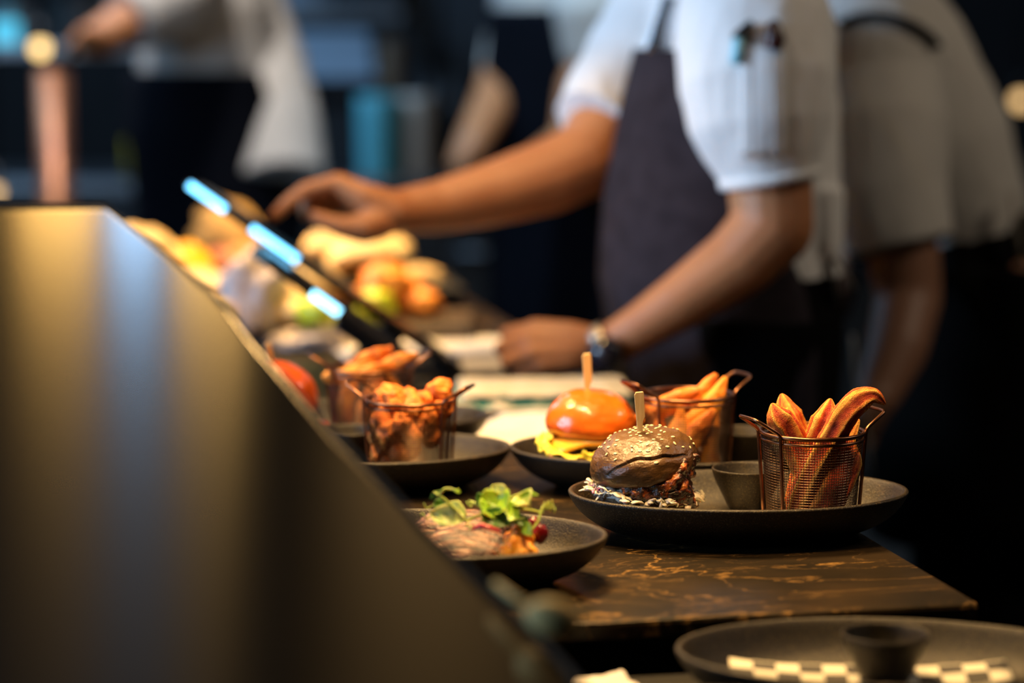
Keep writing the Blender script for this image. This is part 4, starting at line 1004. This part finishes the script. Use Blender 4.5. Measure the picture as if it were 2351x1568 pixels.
me = remesh(body, .0031, 3, name='body'); obj('body', shift(me, p1.location), SKIN, p1); head_parts(p1, hd1, (-1,-.05,-.15)); shoes(p1, hip1, F1)
sh = MB()
sh.loft([(pt(1668,-128,D0), .068,.08,PI),(pt(1676,-75,D0), .09,.15,PI),(pt(1690,0,D0), .115,.185,PI),(pt(1696,100,D0), .126,.188,PI),(pt(1690,250,D0), .140,.185,PI),(pt(1675,450,D0), .150,.175,PI),(pt(1672,560,D0), .157,.170,PI),(pt(1676,625,D0), .160,.172,PI)], 40)
sh.tube([pt(1722,-10,3.15), pt(1738,90,3.10), pt(1744,200,3.075), pt(1752,290,3.065), pt(1762,360,3.06), pt(1768,412,3.058)], [.095,.106,.105,.094,.076,.0615], 30)
sh.tube([pt(1545,0,3.47), pt(1500,90,3.45), pt(1440,190,3.405), pt(1362,292,3.345)], [.085,.084,.076,.064], 26)
sh.loft([(pt(1880,430,3.22), .035,.05,PI),(pt(1888,560,3.22), .03,.05,PI),(pt(1893,600,3.22), .02,.045,PI)], 20)
me = remesh(sh, .0048, 4, disp=wrinkle(.0062, 9, 2, (1,1,.32)), name='shirt')
c1 = Caster(me); obj('shirt', shift(me, p1.location), SHIRT, p1)
# sleeve hem band
hem = MB(); hem.tube([pt(1766,396,3.058), pt(1767,404,3.058), pt(1769,418,3.058)], [.0645,.066,.0655], 36); obj('sleeve_hem', hem, SHIRT, p1, world=True)
# pocket for pens on the sleeve
def patch(c, x0, x1, y0, y1, lift, nx=10, ny=14):
    rows = []
    for j in range(ny+1):
        row = []
        for i in range(nx+1):
            h = c.hit(x0+(x1-x0)*i/nx, y0+(y1-y0)*j/ny, lift)
            row.append(h if h is not None else (row[-1] if row else pt(x0, y0, 3)))
        rows.append(row)
    return MB().grid(rows)
obj('sleeve_pocket', patch(c1, 1702, 1800, 108, 356, .004), SHIRT, p1, world=True, solid=.002)
mb = MB()
for x in (1722, 1772): mb.tube([c1.hit(x + (y-108)*.02, y, .0052) for y in range(110, 352, 12)], .0009, 6)
obj('pocket_seam', mb, SHIRT, p1, world=True)
for nm, lab, x, y0, y1, colr, cap_ in (('pen', 'dark pen with a pale blue barrel clipped in the sleeve pocket', 1707, 66, 150, (.35,.75,.88), (.01,.01,.012)), ('pen', 'dark red marker cap showing above the sleeve pocket', 1776, 70, 118, (.05,.008,.008), (.03,.006,.006))):
    a = c1.hit(x-6 if x < 1740 else x, y0+25, .010); b = c1.hit(x-14 if x < 1740 else x-6, y1, .008); t = thing('pen', lab, 'pen', b)
    r = .0075 if x < 1740 else .012
    mb = MB(); mb.tube([b, a], r, 14); obj('barrel', mb, mat('pen_barrel_%d' % x, colr, .25), t, world=True)
    mb = MB(); mb.cap(a, r*1.1, a+(a-b).normalized()*.016 + Vector((.012 if x < 1740 else -.004,0,0)), r*.7, 12); obj('cap', mb, mat('pen_cap_%d' % x, cap_, .3), t, world=True)
# trousers and apron
trou.loft([(pt(1676,600,D0), .150,.165,PI),(pt(1680,720,D0), .155,.175,PI),(hip1, .150,.18,PI),(hip1-Vector((0,0,.12)), .14,.18,PI)], 36)
me = remesh(trou, .008, 4, disp=wrinkle(.006, 7, 5), name='trousers'); obj('trousers', shift(me, p1.location), BLACK, p1)
def apron(secs, yaw, n=36):
    rows = []
    ex = Vector((math.cos(yaw), math.sin(yaw), 0)); ey = Vector((-math.sin(yaw), math.cos(yaw), 0))
    for c, a, b, ang in secs:
        rows.append([Vector(c) + ex*a*math.cos(R(t)) + ey*b*math.sin(R(t)) for t in [(-ang + 2*ang*k/n) for k in range(n+1)]])
    out = []
    for i in range(len(rows)-1):
        for k in range(6): out.append([rows[i][j].lerp(rows[i+1][j], k/6) for j in range(n+1)])
    out.append(rows[-1])
    out = [[p + ex*.006*noise.noise(Vector((p.y*14, p.x*10, p.z*4))) for p in r] for r in out]
    return MB().grid(out)
mb = apron([(pt(1692,112,D0), .140,.200,52),(pt(1690,250,D0), .158,.205,66),(pt(1676,450,D0), .172,.195,100),(pt(1672,640,D0), .178,.195,118),(hip1, .175,.205,120),(Vector((hip1.x, hip1.y, .62)), .185,.22,115),(Vector((hip1.x, hip1.y, .50)), .19,.225,112)], PI)
obj('apron', mb, APRON, p1, world=True, solid=.004)
mb = MB(); mb.tube([pt(1562,116,3.165), pt(1572,70,3.155), pt(1590,20,3.16), pt(1612,-40,3.19), pt(1650,-110,3.24)], .009, 8, flat=.35); obj('apron_strap', mb, BLACK, p1, world=True)
mb = MB(); mb.tube([pt(1478,116,3.37), pt(1490,60,3.36), pt(1510,10,3.36), pt(1560,-70,3.36)], .009, 8, flat=.35); obj('apron_strap', mb, BLACK, p1, world=True)
mb = MB(); mb.box(pt(1526,58,3.19), (.030,.006,.075), Euler((0,R(18),0)).to_matrix()); obj('strap_buckle', mb, mat('bright_buckle', (.75,.8,.85), .2, 1), p1, world=True, smooth=False, bevel=.002)
for k, (x, y, x2, y2) in enumerate(((1893,560,1925,700),(1900,570,1960,660))):
    mb = MB(); mb.tube([pt(x, y, 3.19), pt((x+x2)/2+4, (y+y2)/2, 3.185), pt(x2, y2, 3.19)], .007, 8, flat=.3); obj('apron_tie', mb, mat('tie_cloth', (.20,.18,.16), .9), p1, world=True)
# wrist watch
ax = (pt(1560,695,3.05)-pt(1398,796,3.065)).normalized(); wc = pt(1398,806,3.062)
e1 = ax.cross(Vector((0,-1,0))).normalized(); e2 = ax.cross(e1).normalized()
wt = bpy.data.objects.new('wrist_watch', None); COL.objects.link(wt); wt.parent = p1
rows = []
for w_, r_ in ((-.010,.0335),(-.0085,.0358),(.0085,.0358),(.010,.0335),(-.010,.0335)):
    rows.append([wc + ax*w_ + (e1*math.cos(2*PI*j/48)*1.06 + e2*math.sin(2*PI*j/48)*.92)*r_ for j in range(48)])
obj('strap', MB().grid(rows, True), mat('beige_metal_strap', (.50,.44,.36), .35, .7, bump=.5, bscale=260, bdist=.002), wt, world=True)
tov = (Vector((0,0,CAMZ))-wc).normalized(); tov = (tov - ax*tov.dot(ax)).normalized(); tov = tov.normalized()
cc = wc + tov*.034; mb = MB(); mb.tube([cc - tov*.004, cc + tov*.0075], .0225, 32); obj('case', mb, mat('black_watch_case', (.012,.012,.016), .3, .6), wt, world=True, bevel=.001)
mb = MB(); mb.tube([cc + tov*.0075, cc + tov*.0083], .0185, 32); obj('dial', mb, mat('dark_dial', (.012,.012,.022), .12), wt, world=True)

# ---- bending colleague on the right ------------------------------------------
F2 = Vector((-1,-.1,0)).normalized(); hip2 = pt(2290, 830, 3.82); hip2.z = .93
p2 = thing('person', 'person in off white T-shirt bending forward at the right, black apron strap over the back', 'person', (hip2.x, hip2.y, 0))
hd2 = pt(1770, -60, 3.78); hd2.z = 1.47
body = MB(); head(body, hd2, (-1,-.1,-.5)); trou = MB()
body.cap(hd2 + Vector((.06,0,-.04)), .052, pt(1990,80,3.76), .07)
body.chain([pt(2010,110,3.76), pt(2110,300,3.78), pt(2205,560,3.80), hip2], [.105,.105,.10,.11], 20)
body.chain([pt(2010,110,3.76), pt(1990,160,3.95), pt(1960,420,3.98), pt(1900,700,3.9)], [.07,.06,.05,.04], 14)
body.chain([pt(2015,170,3.64), pt(2045,400,3.58), pt(2070,560,3.56), pt(2086,680,3.55)], [.068,.060,.056,.050], 16)
body.chain([pt(2086,680,3.55), pt(2060,800,3.50), pt(2015,905,3.46)], [.050,.045,.034], 16)
H2 = lambda px, py, d=0: pt(px, py, 3.45+d)
body.cap(H2(2010,915), .030, H2(1985,965), .026)
for k in range(4): body.chain([H2(1995+8*k,960,.012*k), H2(1975+8*k,995,.012*k), H2(1972+9*k,1025,.012*k+.01)], [.012,.010,.008], 10)
body.chain([H2(2000,930,-.02), H2(1970,965,-.03), H2(1958,990,-.03)], [.014,.011,.009], 10)
legs(body, trou, hip2, F2)
me = remesh(body, .0055, 5, name='body'); obj('body', shift(me, p2.location), SKIN2, p2); head_parts(p2, hd2, (-1,-.1,-.5)); shoes(p2, hip2, F2)
sh = MB(); sh.chain([pt(1975,80,3.76), pt(2035,130,3.76), pt(2125,320,3.78), pt(2185,480,3.80), pt(2205,560,3.80)], [.105,.128,.132,.122,.112], 26)
sh.cap(pt(2010,130,3.66), .105, pt(2010,130,3.9), .10, 20)
sh.tube([pt(2015,150,3.66), pt(2026,300,3.60), pt(2036,440,3.575), pt(2066,570,3.56)], [.095,.098,.090,.084], 28)
sh.tube([pt(2240,430,3.74), pt(2262,540,3.74), pt(2285,600,3.74)], [.06,.05,.03], 18)
me = remesh(sh, .006, 4, disp=wrinkle(.005, 8, 8), name='shirt'); c2_ = Caster(me); obj('shirt', shift(me, p2.location), SHIRT2, p2)
pts_ = [c2_.hit(x, y, .004) for x, y in ((1930,60),(1960,46),(1990,40),(2020,40),(2050,44),(2080,54),(2105,66),(2128,84),(2145,104))]
pts_ = [q for q in pts_ if q is not None]
obj('apron_strap', MB().tube(pts_, .014, 8, flat=.5), BLACK, p2, world=True)
trou.chain([pt(2215,590,3.80), hip2, hip2-Vector((0,0,.1))], [.125,.155,.15], 24)
me = remesh(trou, .009, 4, disp=wrinkle(.006, 6, 3), name='trousers'); obj('trousers', shift(me, p2.location), BLACK, p2)
mb = apron([(pt(2150,600,3.80), .14,.16,110),(hip2, .19,.20,115),(Vector((hip2.x, hip2.y, .55)), .20,.21,110)], PI+.1); obj('apron', mb, BLACK, p2, world=True, solid=.004)
for pp in ([pt(2322,440,3.66), pt(2335,520,3.655), pt(2351,610,3.66)], [pt(1957,770,3.42), pt(1962,860,3.42), pt(1975,930,3.42), pt(1993,1010,3.42), pt(1998,1095,3.42)]):
    obj('apron_tie', MB().tube(pp, .010, 8, flat=.25), mat('pale_tie', (.42,.39,.34), .9), p2, world=True)

# ---- two cooks farther back ---------------------------------------------------
KF = 1.27
def pb(px, py, D): return pt(px, py, D*KF)
hip3 = pb(520, 640, 4.5); hip3.z = .93
p3 = thing('person', 'person far back at the left in white shirt and dark apron, reaching an arm left', 'person', (hip3.x, hip3.y, 0))
hd3 = pb(400, -330, 4.5); body = MB(); trou = MB(); head(body, hd3, (-1,-.2,-.3)); F3 = (-1,-.1,0)
body.K = KF; body.cap(hd3, .055, pb(460,-130,4.5), .07); body.chain([pb(470,-60,4.5), pb(490,200,4.5), hip3], [.10,.10,.11], 18)
body.chain([pb(440,-60,4.36), pb(360,20,4.3), pb(240,82,4.22)], [.06,.05,.035]); body.cap(pb(240,82,4.22), .032, pb(205,92,4.2), .028)
for k in range(4): body.chain([pb(208,84+5*k,4.2+.015*k), pb(176,90+6*k,4.19+.015*k), pb(160,104+6*k,4.19+.015*k)], [.011,.009,.008], 8)
body.chain([pb(216,76,4.18), pb(190,70,4.16)], [.012,.009], 8)
body.chain([pb(530,-40,4.62), pb(600,180,4.55), pb(634,370,4.44), pb(545,440,4.72)], [.06,.055,.045,.03])
body.K = 1; legs(body, trou, hip3, F3); me = remesh(body, .008, 4, name='body'); obj('body', shift(me, p3.location), SKIN, p3); head_parts(p3, hd3, (-1,-.2,-.3)); shoes(p3, hip3, F3)
sh = MB(); sh.K = KF; sh.chain([pb(455,-110,4.5), pb(470,20,4.5), pb(480,180,4.5), pb(490,300,4.5)], [.10,.13,.13,.12], 20)
sh.tube([pb(450,-60,4.36), pb(370,10,4.3), pb(290,45,4.25)], [.085,.075,.062], 18); sh.tube([pb(505,-70,4.56), pb(540,-30,4.60), pb(594,150,4.54), pb(627,300,4.45), pb(640,425,4.39)], [.085,.088,.088,.090,.085], 20)
me = remesh(sh, .008, 4, disp=wrinkle(.006, 7, 11), name='shirt'); obj('shirt', shift(me, p3.location), SHIRT2, p3)
mb = apron([(pb(480,160,4.5), .184,.216,95),(pb(480,300,4.5), .19,.222,120),(hip3, .205,.228,120),(Vector((hip3.x, hip3.y, .55)), .21,.23,110)], PI+.6); obj('apron', mb, NAVY, p3, world=True, solid=.004)
trou.K = KF; trou.chain([pb(490,330,4.5), hip3, hip3-Vector((0,0,.1))], [.12,.14,.135], 20); me = remesh(trou, .012, 3, name='trousers'); obj('trousers', shift(me, p3.location), BLACK, p3)

hip4 = pb(1330, 620, 4.4); hip4.z = .93
p4 = thing('person', 'person in navy apron and pale sleeves behind the pointing arm', 'person', (hip4.x, hip4.y, 0))
hd4 = pb(1180, -330, 4.35); body = MB(); trou = MB(); head(body, hd4, (-1,-.5,-.4)); F4 = (-1,-.4,0)
body.K = KF; body.cap(hd4, .055, pb(1250,-120,4.4), .07); body.chain([pb(1260,-40,4.4), pb(1290,250,4.4), hip4], [.10,.10,.11], 18)
body.chain([pb(1215,-20,4.52), pb(1175,120,4.48), pb(1135,230,4.34), pb(1082,330,4.2)], [.05,.046,.040,.030]); body.cap(pb(1082,330,4.2), .03, pb(1060,375,4.17), .026)
for k in range(4): body.chain([pb(1062+6*k,372,4.16+.01*k), pb(1048+6*k,402,4.15+.01*k), pb(1046+7*k,424,4.15+.01*k)], [.011,.009,.008], 8)
body.chain([pb(1074,350,4.14), pb(1052,378,4.12)], [.012,.009], 8)
body.chain([pb(1345,0,4.32), pb(1352,150,4.30), pb(1320,330,4.2), pb(1230,380,4.05)], [.06,.05,.042,.03])
body.K = 1; legs(body, trou, hip4, F4); me = remesh(body, .008, 4, name='body'); obj('body', shift(me, p4.location), SKIN, p4); head_parts(p4, hd4, (-1,-.5,-.4)); shoes(p4, hip4, F4)
sh = MB(); sh.K = KF; sh.chain([pb(1255,-110,4.4), pb(1275,40,4.4), pb(1290,250,4.4)], [.095,.115,.11], 20); sh.chain([pb(1222,-45,4.50), pb(1340,-45,4.34)], [.08,.085], 18); sh.tube([pb(1340,-60,4.34), pb(1350,40,4.30), pb(1352,150,4.30)], [.075,.072,.060], 18); sh.tube([pb(1222,-40,4.52), pb(1182,95,4.485), pb(1158,180,4.43)], [.066,.058,.052], 18)
me = remesh(sh, .008, 4, disp=wrinkle(.005, 7, 17), name='shirt'); obj('shirt', shift(me, p4.location), SHIRT2, p4)
mb = apron([(pb(1278,20,4.4), .165,.152,55),(pb(1288,150,4.4), .172,.178,80),(pb(1290,300,4.4), .178,.19,110),(hip4, .20,.215,118),(Vector((hip4.x, hip4.y, .55)), .21,.22,110)], PI+.95); obj('apron', mb, NAVY, p4, world=True, solid=.004)
trou.K = KF; trou.chain([pb(1295,300,4.4), hip4, hip4-Vector((0,0,.1))], [.11,.14,.135], 20); me = remesh(trou, .012, 3, name='trousers'); obj('trousers', shift(me, p4.location), BLACK, p4)
# ------------------------------------------------------------------ far kitchen
def cabinet(label, x0, x1, y, d, h, name='back_counter'):
    t = thing(name, label, 'counter', ((x0+x1)/2, y, 0))
    w = x1-x0
    mb = MB(); mb.box((0,0,h-.02), (w,d,.04)); obj('worktop', mb, STEEL, t, smooth=False, bevel=.004)
    mb = MB(); mb.box((0,.02,(h-.04)/2), (w-.02,d-.06,h-.04)); obj('carcass', mb, DARKST, t, smooth=False)
    n = max(2, int(w/.6))
    for k in range(n):
        q = obj('cabinet_door', MB().box((-w/2 + w*(k+.5)/n, -d/2+.018, h*.46), (w/n-.02,.02,h*.76)), DARKST, t, smooth=False, bevel=.003)
        obj('handle', MB().tube([(-w/2 + w*(k+.5)/n - .1, -d/2-.006, h*.78), (-w/2 + w*(k+.5)/n + .1, -d/2-.006, h*.78)], .006, 8), STEEL, q)
    return t
cabinet('long dark steel kitchen counter at the back, behind the cooks', -2.9, 1.5, 7.25, .8, .93)
DB = 7.05
def on_back(px, Y=DB): return pxx(px, Y, .95)
def cont(name, label, cat, px, w, h, m, Y=DB, lid=None, z=.931):
    t = thing(name, label, cat, (on_back(px, Y), Y, z)); r = w/2
    obj('body', MB().lathe([(.001,0),(r*.9,0),(r*.94,.006),(r,h*.9),(r*1.03,h),(r*.97,h),(r*.93,h*.9),(r*.86,.01),(.001,.01)], 36), m, t)
    if lid: obj('lid', MB().lathe([(.001,h*1.005),(r*1.06,h*1.005),(r*1.06,h*1.06),(r*.4,h*1.09),(.001,h*1.09)], 36), lid, t)
    return t
CYAN = mat('cyan_plastic', (.16,.62,.72), .35); CREAM = mat('cream_plastic', (.75,.65,.54), .5); BROWNM = mat('brown_mill', (.14,.09,.05), .5)
cont('storage_tub', 'tall cyan plastic tub on the back counter, above the pointing hand', 'tub', 868, .118, .235, CYAN, 6.98)
cont('storage_tub', 'tall cream plastic tub beside the cyan tub on the back counter', 'tub', 955, .095, .235, CREAM, 7.05)
cont('pepper_mill', 'brown wooden mill standing behind the cyan tub', 'mill', 900, .072, .36, BROWNM, 7.16, BROWNM)
def bottle(label, px, w, h, m, m2, Y=DB):
    t = thing('sauce_bottle', label, 'bottle', (on_back(px, Y), Y, .931)); r = w/2
    obj('body', MB().lathe([(.001,0),(r,0),(r,h*.55),(r*.85,h*.66),(r*.35,h*.74),(r*.34,h*.78),(.001,h*.78)], 28), m, t)
    obj('cap', MB().lathe([(.001,h*.775),(r*.42,h*.775),(r*.38,h*.85),(r*.14,h),(.001,h)], 20), m2, t)
YEL = mat('mustard_yellow', (.75,.55,.03), .4); GRYP = mat('clear_grey_plastic', (.25,.25,.25), .3)
bottle('yellow mustard bottle on the back counter behind the steel guard', 335, .115, .190, YEL, GRYP, 6.95)
bottle('second yellow sauce bottle, half hidden behind the mustard bottle', 372, .10, .17, mat('olive_sauce', (.50,.40,.03), .4), GRYP, 7.10)
def wall_shelf(label, x0, x1, y, z, d=.4):
    t = thing('steel_shelf', label, 'shelf', ((x0+x1)/2, y, 0)); w = x1-x0
    obj('shelf_board', MB().box((0,0,z-.015), (w,d,.03)), STEEL, t, smooth=False, bevel=.003)
    for sx in (-1,1):
        for sy in (-1,1): obj('post', MB().box((sx*(w/2-.03), sy*(d/2-.03), (z-.03)/2), (.03,.03,z-.03)), DARKST, t, smooth=False)
    obj('lower_board', MB().box((0,0,.30), (w-.08,d-.02,.03)), DARKST, t, smooth=False)
    return t
YR = 6.45
wall_shelf('steel rack with a bright edge behind the cook at the left', -2.05, -.90, YR, 1.315)
def pan(label, x, y, z, r, h, m, name='stock_pot', cat='pot'):
    t = thing(name, label, cat, (x, y, z))
    obj('body', MB().lathe([(.001,0),(r*.97,0),(r,.01),(r,h),(r*1.03,h+.004),(r*.98,h+.004),(r*.97,.012),(.001,.012)], 40), m, t)
    for s in (-1,1): obj('handle', MB().tube([(s*r,-.03,h*.75),(s*(r+.03),-.025,h*.78),(s*(r+.03),.025,h*.78),(s*r,.03,h*.75)], .006, 8), m, t)
pan('steel pot on the rack at the far left, glinting blue', pxx(20,YR,1.33), YR+.02, 1.316, .11, .10, STEEL)
pan('dark pot on the rack behind the reaching hand', pxx(190,YR,1.33), YR+.04, 1.316, .12, .11, DARKST)
cl = thing('copper_column', 'slim copper clad column standing left of the reaching cook', 'column', (pxx(122,6.05,1.2), 6.05, 0))
obj('shaft', MB().lathe([(.001,0),(.042,0),(.042,1.25),(.001,1.25)], 28), mat('worn_copper', (.46,.20,.10), .42, .8, col2=(.30,.13,.08), nscale=8), cl)
obj('foot', MB().lathe([(.001,0),(.07,0),(.07,.02),(.042,.03),(.041,.03)], 28), DARKST, cl)
hood = thing('extraction_hood', 'blue grey steel appliance with a sloping front above the back counter', 'appliance', (pxx(728,7.35,1.3), 7.36, .931))
BLST = mat('blue_grey_steel', (.42,.55,.68), .45, .4)
mb = MB(); mb.add([(-.19,-.20,.28),(.19,-.20,.28),(.19,.2,.28),(-.19,.2,.28),(-.16,-.02,.42),(.16,-.02,.42),(.16,.15,.42),(-.16,.15,.42)], [(0,1,2,3),(4,7,6,5),(0,4,5,1),(1,5,6,2),(2,6,7,3),(3,7,4,0)]); obj('sloped_lid', mb, BLST, hood, smooth=False, bevel=.01)
obj('body', MB().box((0,0,.139), (.34,.36,.278)), DARKST, hood, smooth=False, bevel=.01)
obj('control_strip', MB().box((0,-.182,.22), (.30,.006,.05)), mat('control_black', (.01,.01,.012), .2), hood, smooth=False)
ov = thing('tall_fridge', 'tall dark fridge standing against the far wall, left of the navy apron', 'fridge', (pxx(1010,8.6,1.2), 8.95, 0))
obj('body', MB().box((0,0,.95), (.80,.7,1.9)), mat('fridge_dark', (.02,.025,.03), .4, .5), ov, smooth=False, bevel=.01)
for s in (-1,1):
    q = obj('door', MB().box((s*.20,-.36,.98), (.38,.03,1.75)), mat('fridge_front', (.05,.065,.08), .38, .7), ov, smooth=False, bevel=.006); obj('handle', MB().tube([(s*.035,-.40,.8),(s*.035,-.40,1.3)], .010, 8), STEEL, q)
YK = 8.4
rk = wall_shelf('tall dark steel rack against the far wall, behind the blue grey appliance', pxx(560,YK,1.2), pxx(930,YK,1.2), YK+.1, 1.42, .45)
pan('large steel pan on the far rack', pxx(680,YK,1.45), YK+.05, 1.421, .19, .13, BLST)
for k, (px, w, h, m) in enumerate(((860,.18,.20,DARKST),(775,.13,.25,mat('blue_box', (.03,.10,.16), .5)))):
    mb = MB(); mb.box((0,0,h/2), (w,.2,h)); o = obj('storage_box', mb, m, smooth=False, bevel=.008); o.location = (pxx(px,YK,1.45), YK+.08, 1.421); tag(o, ('dark storage box at the right end of the far rack', 'blue storage box in the middle of the far rack')[k], 'box')
cabinet('dark steel counter at the far right behind the bending colleague', 1.7, 3.8, 7.6, .7, .95)
BULB = emit('warm_bulb', (1.0,.66,.24), 3.4); BULB2 = emit('dim_warm_bulb', (1.0,.62,.26), 2.0); CYB = emit('cyan_indicator', (.06,.42,.62), 1.6)
def pendant(label, px, py, Y, r, m, z1=3.0):
    c = pt(px, py, Y); t = thing('pendant_lamp', label, 'pendant lamp', (c.x, c.y, c.z))
    obj('bulb', MB().ell((0,0,0), (r,r,r*1.1), 20, 14), m, t)
    obj('socket', MB().tube([(0,0,r*.8),(0,0,r*.8+.05)], r*.7, 16), DARKST, t); obj('cord', MB().tube([(0,0,r+.04),(0,0,z1-c.z)], .004, 6), BLACK, t)
pendant('bare warm bulb hanging at the upper left above the copper column', 92, 110, 6.0, .019, BULB)
pendant('bare dim warm bulb hanging at the right edge, behind the bending colleague', 2345, 230, 7.0, .022, BULB2)
pendant('bare warm bulb low at the left edge above the steel guard', -12, 440, 6.0, .016, BULB2)
o = obj('indicator_light', MB().box((0,0,0), (.07,.02,.06)), CYB, smooth=False, bevel=.006); c = pt(12, 122, 6.28); o.location = (c.x, 6.29, 1.316+.031); tag(o, 'small cyan lit display at the left edge on the rack', 'display')

# ------------------------------------------------------------------ light
def area(name, loc, target, size, power, col, size_y=None, shape='RECTANGLE', spread=None):
    l = bpy.data.lights.new(name, 'AREA'); l.energy = power; l.color = col; l.shape = shape; l.size = size; l.size_y = size_y or size
    if spread: l.spread = spread
    o = bpy.data.objects.new(name, l); COL.objects.link(o); o.location = loc
    o.rotation_euler = (Vector(target)-Vector(loc)).to_track_quat('-Z','Y').to_euler(); return o
def spot(name, loc, target, power, col, ang=70, blend=.6, r=.04):
    l = bpy.data.lights.new(name, 'SPOT'); l.energy = power; l.color = col; l.spot_size = R(ang); l.spot_blend = blend; l.shadow_soft_size = r
    o = bpy.data.objects.new(name, l); COL.objects.link(o); o.location = loc
    o.rotation_euler = (Vector(target)-Vector(loc)).to_track_quat('-Z','Y').to_euler(); return o
WARM = (1.0,.60,.225)
spot('heat_lamp_front', (-.02,2.22,1.72), (.14,2.10,.92), 90, WARM, 100, .8, .12)
spot('heat_lamp_middle', (-.42,2.75,1.75), (-.30,2.55,.92), 60, WARM, 80, .7, .08)
spot('heat_lamp_back', (-.42,3.75,1.75), (-.40,3.75,.95), 165, WARM, 70, .7, .08)
spot('heat_lamp_hand', (-.12,2.98,1.80), (-.12,3.1,1.0), 24, WARM, 80, .8, .06)
area('window_daylight', (-3.6,1.0,1.9), (.4,3.0,1.2), 1.6, 70, (.46,.70,1.0), 1.4)
spot('cool_fill_on_cooks', (-3.2,2.3,2.0), (.35,3.25,1.38), 520, (.53,.73,1.0), 36, .8, .35)  # added cool spot to brighten the cooks, not a window of its own
area('cool_back_fill', (-1.6,6.2,2.9), (-.6,6.8,1.0), 1.6, 60, (.40,.66,1.0))  # unseen cool area added to tint the back shelves blue
area('ceiling_warm_right', (2.2,2.6,2.9), (1.0,3.6,1.2), .8, 22, (1.0,.82,.62))
area('guard_lamp_left', (-.57,2.34,2.5), (-.57,2.34,1.1), .09, 1.15, (1,.58,.16), .5)
area('guard_lamp_right', (-.355,2.33,2.5), (-.355,2.33,1.1), .12, 1.6, (1,.60,.19), .55)
area('cool_fill_on_guard', (-.475,2.34,2.52), (-.475,2.34,1.1), .06, 1.0, (.34,.60,1.0), .5)  # unseen cool strip added to put the blue streak on the guard
spot('heat_lamp_near', (.08,1.82,1.80), (.15,2.10,.95), 46, WARM, 60, .8, .10)
spot('cook_fill_left', (-.95,4.9,2.9), (-.90,5.65,1.25), 170, (1.0,.90,.82), 50, .8, .08)  # fill spot added to brighten the far left cook
spot('cook_fill_centre', (.0,4.7,2.9), (.16,5.5,1.3), 170, (.55,.78,1.0), 45, .8, .08)  # bluish fill spot added for the pale sleeve of the navy apron cook
w = bpy.data.worlds.new('room'); scene.world = w; w.use_nodes = True
w.node_tree.nodes['Background'].inputs['Color'].default_value = (.30,.36,.45,1); w.node_tree.nodes['Background'].inputs['Strength'].default_value = .02

# ------------------------------------------------------------------ camera
cam = bpy.data.cameras.new('camera'); co = bpy.data.objects.new('camera', cam); COL.objects.link(co); scene.camera = co
cam.lens = 85; cam.sensor_width = 36; cam.sensor_fit = 'HORIZONTAL'; co.location = (0,0,CAMZ); co.rotation_euler = (PI/2-PITCH, 0, 0); cam.clip_start = .05
cam.dof.use_dof = True; cam.dof.focus_distance = 2.125; cam.dof.aperture_fstop = 2.2
scene.view_settings.view_transform = 'Standard'; scene.view_settings.look = 'None'; scene.view_settings.gamma = 1; scene.view_settings.exposure = 0
scene.cycles.use_denoising = True
scene.cycles.max_bounces = 5; scene.cycles.diffuse_bounces = 3; scene.cycles.glossy_bounces = 3
scene.cycles.sample_clamp_indirect = 5; scene.cycles.sample_clamp_direct = 12
scene.cycles.caustics_reflective = False; scene.cycles.caustics_refractive = False
